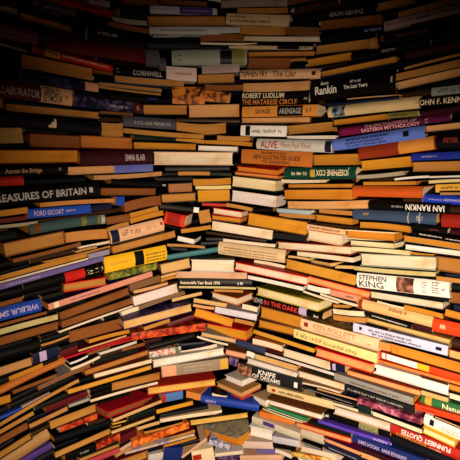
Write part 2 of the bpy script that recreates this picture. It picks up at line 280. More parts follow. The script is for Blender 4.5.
# ------------------------------------------------------------------ books; fl rows are added dark filling, the rest as read off the photograph
DATA = r"""
@0,0,1
S -12.0 -3.3 38.0 8.2 5.40 black d=-0.93
P -11.0 4.8 19.6 12.9 7.65 greypage cov=black d=-1.09
s 38.0 4.8 59.6 10.0 10.70 blueglossy cov=blueglossy Z=43.0@58.0@.5@.35@lilac d=-0.88
s 60.0 9.0 77.0 13.2 8.05 greyblue d=-1.39
S 45.0 -3.9 113.0 13.4 9.22 red Z=80.0@94.0@.5@.3@black d=-1.36
s 89.0 -0.3 110.0 3.9 5.80 lilac d=-1.03
P 20.0 15.6 71.6 29.7 8.05 tan cov=black d=-1.49
p -11.0 42.0 28.0 52.1 2.75 grey cov=black d=0.83
S -11.0 27.0 38.4 37.2 14.80 mauve Z=-4.0@30.0@.5@.15@lilac d=-0.40
S 48.0 41.3 146.0 56.5 13.53 maroon d=-0.12
S -13.0 53.5 20.8 61.2 18.90 black d=-0.04
S 32.6 48.3 113.0 68.4 7.85 redspine B=36.6@44.0@brown B=44.4@58.0@yellowlabel Z=46.4@55.6@.5@0.40@black Z=60.0@108.0@.5@.3@cream d=-0.32
P 21.2 60.6 94.0 75.0 14.60 tan cov=black d=-0.44
s 20.4 76.8 98.4 87.8 9.23 navypeach B=84.0@108.0@peachpic d=-0.06
S -16.0 84.8 73.4 98.0 17.42 maroon B=38.6@72.4@peachlabel T=COLLABORATOR@-12.4@37.2@.42@.42@greytext T=GERALD@40.8@58.0@.72@.4@black T=SEYMOUR@40.8@61.6@.3@.4@black Z=64.4@70.4@.5@.4@red d=-0.30
p 113.0 19.0 147.1 23.3 5.15 greypage cov=navy d=-0.55
s 120.0 11.7 146.4 14.6 8.45 navy d=0.46
p 122.0 1.8 159.0 2.7 5.53 brown d=-0.20
p 108.0 23.3 149.1 31.3 5.30 brown cov=black d=0.20
S 88.0 31.8 145.4 41.4 16.20 black Z=97.6@117.0@.55@.22@greytext d=0.36
S 146.0 57.0 160.0 57.6 15.20 darkgrey d=0.36
S 113.0 70.8 166.0 74.8 8.77 black T=CORNWELL@132.0@162.0@.5@.55@greytext Z=116.4@118.8@.6@.6@greytext d=-0.62
p 115.0 78.6 184.0 83.5 5.72 tan d=0.21
p 99.1 83.7 162.0 90.6 3.15 tan cov=grey d=0.36
p 98.5 86.8 161.0 94.5 2.58 tan cov=black d=-0.31
s 150.0 8.9 217.0 11.9 7.12 lilacwhite B=179.0@212.4@purple Z=154.0@176.0@.5@.3@greytext Z=181.0@210.0@.5@.3@lilac d=-0.42
p 208.0 -0.8 221.0 1.2 3.15 white d=2.25
p 221.0 4.3 287.2 2.3 7.95 greypink d=0.05
P 147.3 21.0 226.0 21.0 9.90 tan cov=brown d=-0.06
s 226.0 18.4 289.0 20.6 10.35 beige Z=230.0@246.0@.7@.22@red Z=230.0@272.0@.3@.26@black d=0.65
s 149.3 30.0 240.0 30.6 7.25 silver Z=160.0@206.0@.5@.35@darkgrey d=-0.70
p 240.0 29.7 285.0 30.5 9.08 tan cov=black d=0.64
S 148.4 43.1 200.0 43.8 11.10 navyblack d=0.32
p 153.0 36.1 182.4 35.6 2.87 grey d=0.02
p 200.4 38.2 244.0 38.2 7.66 brown d=0.36
p 200.4 43.4 257.0 44.0 2.36 cream d=-0.04
S 171.8 57.0 247.0 56.6 14.60 greygreen B=220.0@232.0@black B=232.4@244.8@olive Z=179.0@182.0@.5@.7@darkgrey d=-0.17
s 166.4 72.8 196.6 74.8 12.95 pinkwhite Z=175.0@192.0@.5@.2@maroon d=0.79
P 197.0 79.2 235.0 78.1 9.90 tan cov=darkbrown d=-0.78
s 202.0 69.9 239.4 67.9 7.65 greypink d=-0.32
S 160.0 63.7 166.4 64.1 12.36 darkgrey d=-0.31
S 239.6 74.3 320.4 72.9 9.09 peachbeige T=STEPHEN_FRY@238.4@269.6@.5@.55@black T=The_Liar@274.0@298.0@.5@.6@brown B=312.4@316.0@darkbrown@.3@.7 d=-0.29
S 288.0 10.9 338.0 0.2 8.21 darkbrown B=291.6@294.8@greytext@.25@.75 Z=300.0@320.0@.5@.3@brown d=0.00
p 237.0 10.6 287.4 10.2 5.55 tan d=0.35
p 287.0 1.9 321.0 -4.3 7.72 brown d=-0.31
p 285.6 31.3 319.0 32.5 7.93 brown d=-0.19
p 244.0 38.5 319.4 39.1 5.10 cream cov=black d=-0.55
s 229.0 46.5 312.0 48.2 3.15 beige B=279.0@300.0@black Z=280.0@309.0@.5@.5@black d=-0.19
P 247.0 54.5 314.4 53.6 5.80 tan cov=black d=0.27
P 247.0 62.9 290.2 63.4 10.87 brown cov=brown d=0.16
P 306.0 63.7 350.9 56.3 9.48 ochre cov=black d=-0.35
P 320.4 74.8 396.0 59.4 7.65 ochre cov=navy d=0.02
p 243.0 87.6 309.0 85.3 9.09 peach cov=black d=0.57
S 294.0 18.3 376.2 9.4 9.02 black T=DAVID_HOSP@332.0@364.4@.5@.45@greytext@f d=0.18
P 319.0 26.0 381.4 19.3 11.22 brown cov=black d=-0.19
P 376.0 8.0 413.0 -0.1 10.30 tan cov=black d=0.25
S 319.6 37.2 383.7 28.4 7.30 black Z=365.6@382.0@.55@.45@bluewhite d=-0.54
P 314.6 50.6 369.0 43.8 10.70 tan cov=black d=0.22
p 369.0 43.9 375.4 42.8 11.04 tan d=0.46
S 351.1 57.8 430.0 41.1 8.52 black Z=384.0@397.6@.5@.35@greytext d=0.02
S 309.6 90.8 395.4 79.2 21.15 black T=Rankin@316.0@339.2@.45@.38@white T=Ian@322.0@330.0@.78@.16@white Z=353.0@363.0@.68@0.15@white T=The_Last_Years@346.6@370.0@.45@.16@white B=391.2@392.8@greytext@.4@.65 d=-0.42
s 383.9 25.7 477.0 3.5 8.43 greypink Z=387.0@398.0@.5@.28@darkgrey Z=400.0@417.0@.5@.2@brown T=Woods@418.4@434.0@.5@.42@black Z=436.0@468.0@.5@.26@darkgrey d=-0.21
p 398.0 14.8 468.0 -3.7 6.45 tan d=-0.87
S 376.0 39.4 468.0 22.5 11.82 black B=381.6@384.4@brown@.25@.75 Z=398.0@432.0@.5@.25@brown d=-0.83
S 405.0 54.9 468.0 41.2 7.89 darkmaroon d=-0.12
p 404.0 68.8 466.0 53.1 3.15 tan cov=black d=-0.34
p 396.0 77.4 469.0 60.7 7.65 tan cov=black d=-0.85
P 396.0 86.6 470.0 69.9 10.30 peach cov=black d=-0.84
P -11.0 102.1 4.8 103.6 12.15 tan cov=black d=-0.71
P 5.8 107.3 100.0 115.8 8.75 tan cov=navy d=-0.89
S -13.0 116.2 101.9 128.1 12.75 navyblack B=44.0@46.4@cream@.15@.35 B=46.6@49.2@cream@.15@.58 B=49.4@51.8@cream@.15@.85 d=0.60
P -13.0 136.1 24.4 135.4 17.55 oliveochre cov=black d=-0.64
P 30.0 140.2 81.0 142.4 13.68 brown cov=maroon d=-0.65
P 81.0 141.6 133.4 143.7 12.75 orangebrown cov=maroon d=-0.32
P -13.0 157.1 79.2 156.3 13.96 ochre cov=maroon d=0.77
S -12.0 172.0 68.0 168.8 10.64 black T=Across_the_Bridge@3.6@40.0@.5@.42@tantext Z=58.0@60.8@.5@.3@greytext d=0.25
P 68.2 171.3 114.6 169.4 9.31 peach cov=black d=-0.15
S 110.0 95.5 172.1 100.6 7.61 black Z=146.0@156.0@.5@.25@blue d=0.30
s 74.0 100.3 143.0 108.6 10.59 navymauve B=133.6@141.6@maroon Z=108.0@127.0@.4@.35@lilac Z=136.4@139.2@.5@.5@peach d=-0.64
P 143.2 109.7 188.0 110.1 10.70 tan cov=black d=0.65
S 123.5 121.6 176.1 125.0 11.75 slate Z=134.0@170.0@.5@.35@greytext d=-0.50
p 102.1 129.4 123.3 129.8 12.95 tan cov=beige d=0.07
p 123.4 130.5 204.0 136.7 4.92 tan d=1.04
P 133.4 145.5 197.0 147.1 7.77 ochre cov=black d=0.16
S 81.0 158.3 153.3 157.0 13.93 darkmaroon T=EMMA_BLAIR@123.6@144.4@.5@.45@greytext Z=94.0@118.0@.5@.1@maroon d=1.04
P 153.5 158.3 233.4 158.9 12.71 cream cov=peach d=0.22
s 115.0 169.4 153.0 167.7 7.33 bluelilac d=1.42
p 94.0 177.8 162.0 173.5 4.68 peachtan d=-1.27
s 172.3 95.2 204.6 95.7 16.65 orangeblack d=0.27
s 204.6 95.5 230.0 98.0 10.30 orangeblack d=-0.93
P 188.2 111.3 240.0 110.5 13.75 peach cov=black d=-0.63
p 176.3 126.9 226.0 127.8 10.30 tan bow=-2.00 cov=brown d=-0.06
p 217.0 137.8 250.0 138.5 5.15 tan d=0.40
p 205.0 142.3 252.0 144.5 4.35 ochre d=-0.64
p 176.0 138.9 205.0 142.2 3.53 ochre d=-0.69
P 197.4 148.1 238.4 149.4 6.41 white cov=darkbrown d=1.00
s 240.6 99.0 309.0 98.2 13.48 black T=ROBERT_LUDLUM@242.4@285.0@.74@.36@creamtext T=THE_MATARESE_CIRCLE@242.4@298.0@.27@.36@orangetext Z=304.4@307.6@.5@.3@greytext d=-0.04
s 242.0 112.0 317.6 110.1 10.57 orangetan B=279.0@303.6@black T=SAVAGE@256.4@271.6@.5@.4@darkbrown T=ARENSAGE@280.8@302.4@.5@.5@greytext Z=307.0@312.0@.5@.5@darkbrown d=1.20
P 240.6 120.7 309.6 119.9 6.22 peach cov=darkmaroon d=1.06
P 287.0 130.4 332.4 126.6 10.84 tan cov=black d=-0.00
s 240.6 130.4 286.4 131.3 10.30 white B=245.6@250.4@black Z=252.0@283.6@.45@0.46@darkgrey d=0.06
p 287.0 137.6 335.0 137.2 3.18 white cov=white d=0.20
S 256.2 144.0 332.0 146.7 11.28 greywhite T=ALIVE@260.8@278.8@.5@.6@red T=Piers_Paul_Read@283.0@312.4@.5@.4@tantext B=325.2@331.0@navy d=0.71
s 241.4 156.1 312.0 159.9 14.21 orangebrown T=READER'S_DIGEST@262.0@288.0@.82@.14@darkbrown T=NEW_ILLUSTRATED_GUIDE@254.0@301.2@.52@.3@darkbrown T=TO_GARDENING@263.6@291.2@.2@.22@darkbrown d=0.37
P 312.4 160.4 358.2 159.5 12.55 ochre cov=black d=0.29
P 236.4 168.6 277.6 173.0 5.26 ochreorange cov=brightred yaw=14 tip=13 D=8 d=4.50
S 283.6 173.1 355.4 172.7 11.40 green B=312.0@316.8@gold@.15@.8 T=JOSEPHINE_COX@318.0@349.6@.5@.5@creamtext@f Z=292.4@309.0@.45@0.37@creamtext d=0.43
s 325.0 104.9 399.0 97.4 2.07 navy d=1.05
p 347.0 99.2 400.0 95.3 1.78 peach cov=navy d=0.17
S 327.4 112.2 418.6 101.6 10.80 creamtan B=332.4@346.4@bluepic Z=416.0@420.0@.5@.4@tan d=0.11
P 332.4 123.2 387.0 116.7 7.61 ochre cov=black d=0.09
s 387.0 115.9 418.0 113.3 4.97 olive Z=390.0@408.0@.5@.45@black d=-0.45
S 338.2 132.0 450.0 117.4 8.94 plum B=341.6@362.0@magenta T=THE_ENCYCLOPEDIA_OF@367.6@420.0@.75@.34@pinktext T=EASTERN_MYTHOLOGY@364.4@423.6@.3@.38@pinktext Z=428.0@431.2@.5@.7@pinktext d=-0.31
S 332.0 145.1 424.4 131.2 11.61 periwinkle Z=347.0@391.2@.72@0.30@navy Z=347.0@386.0@.42@0.23@navy Z=348.0@389.0@.18@0.21@navy B=405.2@410.4@navyblack@.3@.75 d=1.02
S 358.0 153.8 435.0 142.2 13.15 redbrown B=400.4@433.6@orangetan d=0.20
P 360.0 166.2 411.1 161.6 12.05 ochrebright cov=black d=0.26
S 418.8 102.8 485.0 96.7 11.05 black T=JOHN_F._KENNEDY@417.2@477.0@.5@.5@creamtext d=-0.97
s 431.4 92.0 482.0 86.2 8.05 greygreen Z=438.4@463.0@.5@0.69@darkgrey d=-1.00
P 424.6 129.5 470.0 124.6 8.45 peach cov=black d=0.33
S 435.0 141.5 484.0 139.7 17.45 black T=PETER@444.0@459.0@.55@.28@dullred d=-0.95
S 420.0 113.8 467.0 107.0 5.82 darkmaroon d=0.42
s 411.4 157.2 470.0 154.6 7.25 royal Z=422.0@438.0@.5@.3@lilac d=0.45
P 411.3 167.2 471.0 165.9 11.75 tan cov=black d=-0.86
S -15.0 182.2 24.0 180.6 9.26 red Z=2.0@19.0@.3@.08@maroon d=-0.10
S -15.4 200.1 100.4 189.3 15.57 black T=TREASURES_OF_BRITAIN@-11.6@84.0@.5@.45@greytext B=87.6@91.6@greytext@.35@.7 d=0.07
p -12.0 214.9 28.0 209.9 6.60 ochre d=0.56
p 40.0 205.1 116.0 200.4 4.53 orangetan d=-0.19
s 28.0 214.2 91.0 208.8 9.01 blue T=FORD_ESCORT@33.6@62.4@.5@.5@lilac Z=64.4@74.4@.5@.35@lilac d=0.63
s 91.0 209.1 112.0 205.9 5.77 navy d=0.70
p -13.0 222.6 28.0 217.4 4.35 maroonpage cov=maroon d=-0.95
p -11.0 227.8 38.0 222.5 3.70 greypage cov=black d=-1.29
S 30.0 230.4 107.0 219.3 9.70 slateteal bow=1.20 B=34.0@40.0@brown B=80.0@85.0@olive B=97.0@100.0@olive B=101.0@105.0@greytext d=-0.27
P 4.0 250.4 65.0 237.3 13.75 tan cov=brown d=1.11
p 13.0 261.0 81.0 243.7 4.20 brown d=0.91
p 66.0 237.9 107.6 233.8 10.18 orangetan d=0.19
p 44.0 262.3 111.6 245.9 2.31 ochre d=-0.61
S 112.0 182.2 168.0 185.2 5.98 black Z=162.4@165.6@.5@.5@white d=0.28
P 101.0 191.9 157.0 191.9 8.47 brown cov=black d=-0.26
s 116.0 201.0 124.6 201.0 8.45 blue d=1.14
p 124.4 207.6 161.0 200.4 9.69 brown bow=1.20 d=1.03
p 130.4 215.8 158.4 208.4 5.01 ochre d=-0.28
p 130.4 221.2 163.4 212.7 5.40 ochre d=-0.15
p 107.0 220.9 130.2 217.2 7.65 brown d=0.37
p 107.6 229.8 129.0 223.5 4.35 tan d=-0.12
S 110.6 237.9 164.1 224.4 13.35 peach B=111.6@119.0@navy Z=122.0@132.0@.6@.5@brown Z=134.0@142.0@.5@.5@brown Z=146.0@156.0@.5@.4@tan B=160.4@162.8@red@.5@.75 d=-0.13
P 112.0 250.4 176.4 233.5 8.45 tan cov=black d=0.78
p 79.0 248.0 110.0 241.8 3.10 cream d=-0.78
s 88.6 256.7 109.4 251.8 5.21 lilacgrey d=0.46
p 76.0 252.0 97.0 247.2 1.80 ochre d=0.53
p 178.0 173.6 210.0 173.6 3.95 tan d=-0.29
P 168.0 188.7 193.0 187.4 9.90 brownpink cov=black d=-0.40
P 161.4 198.8 196.4 196.8 8.85 tan cov=darkbrown d=0.85
p 193.0 182.2 231.0 180.9 6.60 ochre d=-0.45
p 195.4 187.5 231.0 186.9 3.90 yellowcream d=0.10
P 197.0 196.2 230.4 195.2 12.55 ochrebright cov=black d=0.00
s 161.2 206.1 198.9 210.3 5.60 black B=193.6@199.6@white d=2.25
p 199.1 217.8 210.4 215.6 13.35 tan d=0.61
S 164.3 217.6 184.4 222.0 12.00 redorange B=167.0@180.0@red Z=168.0@180.0@.4@.5@maroon yaw=30 d=3.75
P 176.4 238.0 194.4 242.0 6.40 white cov=black yaw=25 d=2.79
p 167.0 245.1 205.0 247.5 2.95 tan d=-0.16
s 167.0 257.6 218.0 249.6 5.04 teal d=-0.17
P 231.4 181.2 276.0 186.4 11.60 creamyellow cov=darkgreen yaw=6 d=3.48
P 231.0 195.6 276.4 202.0 12.80 lilacpage cov=black yaw=6 d=3.55
P 234.0 173.3 278.0 177.7 3.75 orangepage cov=brown yaw=8 d=3.00
s 202.0 204.2 226.0 205.2 3.15 red d=-0.23
p 226.0 204.8 252.0 209.8 3.95 tan d=0.92
P 212.4 210.7 241.6 215.1 6.56 cream cov=brightred yaw=15 d=2.25
P 211.0 217.3 240.8 220.9 5.01 ochreorange cov=brown yaw=15 d=2.25
P 211.0 225.3 273.0 235.3 10.70 cream cov=black d=0.01
S 218.0 248.0 285.0 257.1 12.85 beige Z=224.0@278.0@.62@.12@brown Z=224.0@278.0@.4@.12@brown Z=220.0@278.0@.2@.1@brown d=0.08
p 223.0 240.1 275.0 245.8 3.55 cream d=-1.07
p 281.0 181.0 326.0 181.5 3.97 cream d=-0.23
P 287.0 186.3 352.0 185.9 4.96 ochre cov=black d=0.56
P 283.0 194.7 352.0 194.7 11.54 ochreorange cov=black d=1.04
p 287.6 205.0 367.6 204.4 7.80 peach cov=beige bow=-0.60 d=0.04
s 277.0 210.3 310.0 212.7 3.95 lightblue d=-0.48
p 279.0 215.1 314.4 217.2 4.25 tan d=-0.63
P 314.8 217.6 352.2 222.1 8.05 ochre cov=black d=0.12
P 247.0 218.6 306.7 228.9 13.50 ochrebright cov=brown d=0.03
s 306.6 226.6 345.4 232.6 5.40 peach Z=310.0@340.0@.5@.4@brown d=0.26
P 306.9 234.7 342.4 240.8 10.32 cream cov=peach d=-0.28
P 277.0 245.3 351.0 250.9 8.33 cream cov=redbrown d=-0.07
p 356.0 177.3 404.0 173.0 3.95 greypage d=-0.36
p 394.4 179.5 429.0 176.7 2.75 white d=0.18
p 363.0 183.6 416.0 183.0 3.95 ochre d=0.48
S 352.0 191.1 422.3 192.3 11.10 rust d=0.79
S 368.0 205.0 450.0 209.5 9.69 black T=IAN_RANKIN@408.0@445.0@.5@.6@white@f Z=393.6@406.0@.5@.25@greytext d=-0.21
S 352.4 214.8 435.6 219.3 11.43 slateblue Z=364.4@371.6@.65@.3@gold B=409.6@410.6@greytext B=420.0@421.2@greytext Z=418.0@424.0@.5@.5@greytext d=-0.76
P 358.4 225.1 411.0 230.0 8.28 ochre cov=black bow=1.00 d=0.15
P 346.0 234.1 394.8 237.5 9.40 ochreorange cov=cream d=1.02
P 349.2 242.8 393.2 246.4 6.40 creamyellow cov=darkgreen yaw=5 d=2.62
p 351.0 248.8 409.0 253.2 4.65 creamyellow cov=olive d=-0.38
p 404.0 238.5 468.0 248.2 6.02 ochre d=-0.20
S 412.0 233.0 476.0 243.8 5.17 black Z=420.0@444.0@.55@.3@white Z=447.0@464.0@.5@.25@white d=-0.04
P 404.0 246.8 470.0 255.0 6.75 white cov=black d=-0.03
S 441.0 220.8 483.0 222.6 13.45 dullredspine d=-0.06
S 411.0 227.0 447.4 231.7 6.32 black Z=430.0@440.0@.5@.3@dullred d=0.33
S 422.5 198.2 485.0 202.8 8.53 royalblue Z=445.0@470.0@.5@0.37@lilac Z=429.0@443.0@.45@.18@lilac d=-0.94
s 435.4 188.5 482.0 187.2 8.05 yellowochre Z=441.2@462.0@.55@0.39@darkbrown d=-0.58
p 428.6 182.1 470.0 180.3 3.35 yellowcream d=1.17
p 429.0 177.2 472.0 175.9 2.10 white d=0.34
p 440.0 193.8 485.0 194.3 2.54 tan d=0.86
p -6.0 279.9 87.0 255.4 4.63 ochre d=-0.40
p -7.0 284.5 88.4 258.6 2.32 cream cov=navy d=0.48
s -9.0 289.8 104.0 258.4 5.21 purplelilac Z=4.0@36.0@.5@.4@lilac d=0.87
S 24.0 288.8 104.4 268.4 10.58 black B=63.0@83.6@redspine B=86.0@104.0@black Z=86.0@103.0@.5@.6@creamtext d=0.97
P 64.0 288.3 107.0 281.1 8.45 tan cov=brightred d=1.57
s 48.6 307.4 152.4 273.8 5.97 salmon B=53.6@57.6@cream Z=68.0@96.0@.5@.3@purple top=purple d=1.66
S -12.0 298.5 23.4 290.2 10.45 black d=0.64
P -9.0 307.5 24.0 298.5 6.28 brown cov=black d=0.23
S -23.0 320.9 41.6 305.3 13.67 blue T=WILBUR_SMITH@-14.0@38.4@.5@.42@lilac@f d=0.76
p -11.0 328.5 47.0 312.6 3.55 brown d=-0.52
p -11.0 335.2 58.0 316.7 6.20 olivecream cov=darkgreen d=0.19
P -12.0 345.1 59.4 324.9 9.90 brown cov=black d=-0.34
P 60.0 316.7 130.0 290.7 9.28 brown cov=darkbrown d=-0.42
P 61.4 325.1 133.0 300.5 8.46 brown cov=black d=-0.48
p 59.0 332.2 133.0 306.1 2.51 cream d=-0.07
P 69.0 337.3 123.0 323.2 12.95 brown cov=black d=-0.81
S 104.6 265.9 167.0 252.6 15.75 yellow B=134.0@143.0@black Z=110.0@131.0@.5@.2@ochre Z=145.0@165.0@.62@.14@darkbrown Z=145.0@165.0@.4@.14@darkbrown Z=145.0@165.0@.2@.14@darkbrown d=0.53
s 109.0 277.1 156.4 266.3 6.98 greenmottle d=1.10
p 130.0 288.0 160.4 278.5 7.39 darkpage d=0.71
p 134.0 292.1 168.0 283.7 3.04 peach d=1.21
P 133.0 301.8 178.6 287.7 11.17 lilacpage cov=brown d=1.72
p 139.0 308.4 185.0 292.7 2.89 darkpage d=0.70
p 122.0 314.1 139.0 308.7 5.40 cream d=0.35
P 123.4 325.6 192.4 307.3 9.45 creamtan cov=galaxy d=4.50
p 144.0 328.9 170.0 320.3 4.14 tan d=1.06
s 168.0 325.6 194.0 316.9 4.87 maroon d=1.07
s 131.6 337.0 205.9 326.8 7.56 orangered d=0.37
p 89.0 341.6 129.6 331.3 4.07 ochre d=-0.61
s 110.0 345.8 131.0 340.1 1.61 red d=0.41
P 160.6 269.6 190.7 262.8 10.70 creamtan cov=brown d=1.41
P 190.9 265.5 234.6 266.1 12.10 cream cov=greywhite d=2.25
p 176.0 274.8 247.0 276.0 6.50 pinktan d=0.24
s 178.8 282.4 252.0 283.6 6.65 black T=Automobile_Year_Book_1976@180.0@220.0@.5@.45@creamtext Z=237.6@242.8@.5@.6@white d=1.55
p 179.0 287.1 256.0 288.6 2.53 olivecream d=1.92
p 214.0 290.6 243.0 291.6 2.84 tan d=2.30
P 211.0 295.1 237.6 301.9 7.09 cream cov=orangetop yaw=32 d=2.91
p 242.0 306.4 257.4 309.9 5.80 cream d=-0.05
p 172.0 300.5 202.0 293.3 3.61 creamtan d=1.06
P 193.0 300.2 227.6 305.8 5.36 creamtan cov=black d=0.67
s 215.0 309.7 256.6 317.9 6.34 lilacwhite d=1.00
p 193.0 305.0 214.4 308.4 3.15 peach d=0.96
P 194.4 312.0 233.4 323.5 9.50 ochrebright cov=redmottle d=1.54
P 206.1 327.7 246.4 336.0 9.92 ochrebright cov=brightred yaw=22 d=1.84
P 201.0 334.2 236.4 341.4 4.39 creamtan cov=grey d=0.98
P 285.0 263.3 355.4 280.5 11.67 ochreyellow cov=darkbrown d=-0.37
p 297.0 253.6 353.0 260.2 5.02 cream d=0.51
P 309.0 261.1 330.4 265.1 4.26 creamtan cov=brown yaw=20 d=1.53
P 234.4 265.7 307.2 281.4 8.25 creampink cov=brightred d=2.02
p 247.6 277.0 303.0 289.0 4.35 white d=0.99
P 307.0 279.0 369.0 295.2 7.13 peach cov=vermilion d=0.02
p 307.4 286.7 330.0 291.6 5.75 white d=0.25
s 330.0 292.3 356.6 298.8 6.28 salmon Z=346.0@353.0@.5@.4@darkbrown d=0.50
p 320.0 293.9 357.0 305.6 2.92 cream d=-0.23
S 253.0 299.4 322.0 317.2 8.40 black T=LEWIS@253.6@263.6@.5@.6@greytext T=IN_THE_DARK@265.2@300.0@.5@.6@redtext B=300.4@307.6@lilac Z=314.4@318.4@.4@.4@white yaw=6 d=3.00
P 256.4 290.8 318.4 307.2 8.80 creamyellow cov=oliveyellow yaw=6 d=3.53
p 303.0 291.3 338.0 302.7 2.67 cream d=0.28
P 260.0 311.8 300.4 322.7 12.45 ochre cov=brown d=1.99
P 258.0 323.3 293.6 331.6 8.45 ochre cov=brown d=0.85
S 300.2 323.9 378.0 346.0 12.65 peachcream B=304.4@308.8@dullred@.4@.75 T=KEN_FOLLETT@314.4@357.6@.62@.36@faintan Z=316.0@352.0@.3@.12@faintan Z=368.0@372.0@.4@.3@tan top=tanmottle d=1.45
s 293.6 333.1 376.4 358.5 9.48 creamyellow Z=297.0@312.0@.5@0.63@olive Z=314.0@324.0@.5@.5@red Z=326.0@360.0@.4@.5@olive d=0.89
P 360.0 259.5 436.0 263.9 13.31 cream cov=greygreen d=-0.98
p 354.0 268.1 435.4 274.5 4.68 olivecream cov=darkgreen d=-0.47
S 356.4 280.3 449.0 290.5 15.89 white T=STEPHEN@359.0@389.0@.74@.3@darkgrey T=KING@359.0@386.0@.32@.42@darkgrey B=399.2@416.4@portrait Z=424.0@429.0@.8@.11@darkbrown Z=424.4@429.0@.65@.11@darkbrown Z=424.0@428.6@.5@.11@darkbrown Z=424.0@429.0@.35@.11@darkbrown Z=424.4@428.0@.2@.11@darkbrown Z=433.6@440.0@.85@.11@darkbrown Z=433.6@439.6@.7@.11@darkbrown Z=433.2@440.0@.55@.11@darkbrown Z=433.6@440.0@.4@.11@darkbrown Z=433.6@440.0@.25@.11@darkbrown Z=442.4@445.2@.5@.25@darkbrown d=0.54
P 369.6 294.4 443.3 306.2 8.45 greycream cov=blackgreen d=0.30
S 357.0 303.6 432.2 322.9 11.05 beigewood B=358.0@362.4@redbrown Z=390.4@408.0@.7@0.34@brown d=-1.06
s 364.0 313.1 411.4 327.3 4.07 black Z=372.4@408.0@.5@.35@white d=-0.81
P 366.0 319.6 450.0 342.1 4.69 creamtan cov=olivetan d=-0.48
s 353.0 327.2 447.6 351.3 9.50 lilacblue Z=370.0@414.0@.62@0.32@navy Z=374.0@424.0@.28@0.30@navy B=360.0@363.0@navy@.4@.75 B=437.0@442.4@navy@.35@.7 d=0.64
P 436.4 263.2 473.0 268.3 15.20 brownochre cov=brown d=-0.60
p 436.0 278.3 473.0 282.9 5.00 tan d=0.01
S 432.0 325.2 472.0 333.9 13.75 vermilion Z=440.4@446.0@.55@.45@cream d=-1.01
P 443.5 312.1 473.0 319.9 9.50 ochre cov=black d=-1.33
s 453.6 307.2 473.0 311.0 5.45 navy d=-0.97
P 449.0 297.4 473.0 299.9 12.95 brown cov=black d=-1.42
p 41.0 345.5 69.0 335.8 2.75 tan d=-0.71
S -8.0 358.9 41.0 345.5 11.75 black d=-0.91
P -12.0 375.7 33.0 360.9 10.70 peachtan cov=black d=-0.29
s 33.0 359.6 59.4 350.7 10.70 navy B=39.6@46.4@lilac d=-0.47
S 0.0 392.2 65.0 361.1 7.67 orangebrown bow=0.80 d=-0.80
s 65.0 358.9 131.0 337.1 1.73 crimson d=0.10
s 59.6 355.0 77.9 348.2 6.60 maroon d=-0.50
P 78.1 351.3 128.0 335.5 3.16 creamtan cov=maroon d=-0.27
P 12.3 392.9 58.0 375.1 5.30 brown cov=black d=-0.43
p 38.0 388.6 90.0 365.6 3.80 brown d=-0.05
p 71.0 369.4 100.0 356.8 3.35 cream d=0.06
p 70.0 363.7 88.0 355.9 2.55 white d=-0.74
P -13.0 405.2 12.1 397.8 10.45 ochre cov=black d=-1.01
p -5.0 427.9 79.0 380.3 4.20 tan bow=1.20 d=0.50
s -7.0 421.9 22.0 408.8 3.07 blue d=0.08
s 22.0 407.5 50.0 393.3 2.41 greypink d=0.14
s 46.0 410.4 90.0 392.8 6.20 maroon d=-0.89
p 69.0 406.2 91.2 398.5 3.15 grey d=-0.77
P 68.0 392.2 152.6 366.9 6.49 ochreyellow cov=black d=0.96
P 50.0 425.7 97.0 407.4 10.45 tan cov=black d=-0.57
s 60.0 430.0 97.4 416.6 5.80 orangered d=-0.33
P 94.0 376.4 153.0 360.6 5.39 cream cov=brown d=0.65
P 85.0 373.2 149.0 352.1 6.61 brownochre cov=maroon d=0.34
p 100.0 353.8 137.0 341.8 3.19 greywhite d=-0.24
p 122.0 350.2 145.0 344.0 3.60 brown d=-0.56
P 112.0 387.1 161.0 375.6 9.36 brownochre cov=darkbrown d=1.23
p 91.0 401.1 158.0 382.9 3.36 cream d=1.55
P 108.0 415.2 153.0 398.8 6.00 brown cov=crimson yaw=-12 d=2.49
p 113.0 420.8 161.9 401.2 3.77 creamtan d=0.10
P 111.4 433.0 156.0 416.8 4.74 creamtan cov=darkbrown d=-0.48
P 156.0 412.2 194.0 402.6 6.19 ochrebright cov=black d=1.48
P 147.6 391.5 216.1 382.2 7.99 creamochre cov=red d=1.82
P 152.8 364.0 224.4 351.4 7.65 white cov=greywhite d=0.92
s 149.4 355.4 181.0 349.4 6.20 floral d=0.38
p 181.0 352.6 217.0 345.2 3.64 cream cov=purplemottle d=0.28
s 161.4 372.2 228.1 363.5 11.50 taupe B=162.4@176.0@peachpic B=220.0@228.4@gold Z=184.0@212.0@.65@.2@greytext Z=184.0@204.0@.35@.2@greytext d=1.17
s 162.1 399.0 183.0 395.0 8.48 bluecover B=161.0@166.0@red d=2.02
p 197.0 336.7 228.0 344.8 2.59 cream d=0.60
S 236.6 343.5 265.0 352.2 7.81 slatenavy d=0.09
P 225.0 351.9 246.4 356.6 6.60 salmonpage cov=brown d=0.20
p 246.4 353.5 254.4 356.3 5.97 white d=0.42
s 228.3 360.1 237.4 363.4 8.05 purplemottle d=0.49
P 225.0 377.2 241.6 384.0 5.20 white cov=white top=white yaw=38 d=3.04
P 216.3 384.1 241.6 395.4 4.80 peach cov=tan yaw=38 d=4.50
P 215.4 388.6 241.6 400.4 3.00 vermilion cov=vermilion yaw=38 d=2.38
p 186.0 394.0 200.4 397.2 7.16 orangepage cov=orangetop yaw=32 d=2.05
S 200.6 399.8 258.9 409.0 8.25 cobalt Z=205.6@216.0@.5@0.46@lilac d=2.35
S 160.0 416.8 208.4 407.7 4.66 navyblack d=1.70
p 160.0 421.1 222.0 411.8 3.75 cream d=1.90
P 189.6 423.2 248.0 415.1 7.04 creamochre cov=black d=2.56
p 252.4 341.2 282.1 349.0 6.13 cream cov=orangetop d=1.15
P 252.0 331.0 314.4 351.0 5.80 ochreyellow cov=black d=0.18
P 282.3 351.9 330.0 366.3 10.16 cream cov=black d=0.31
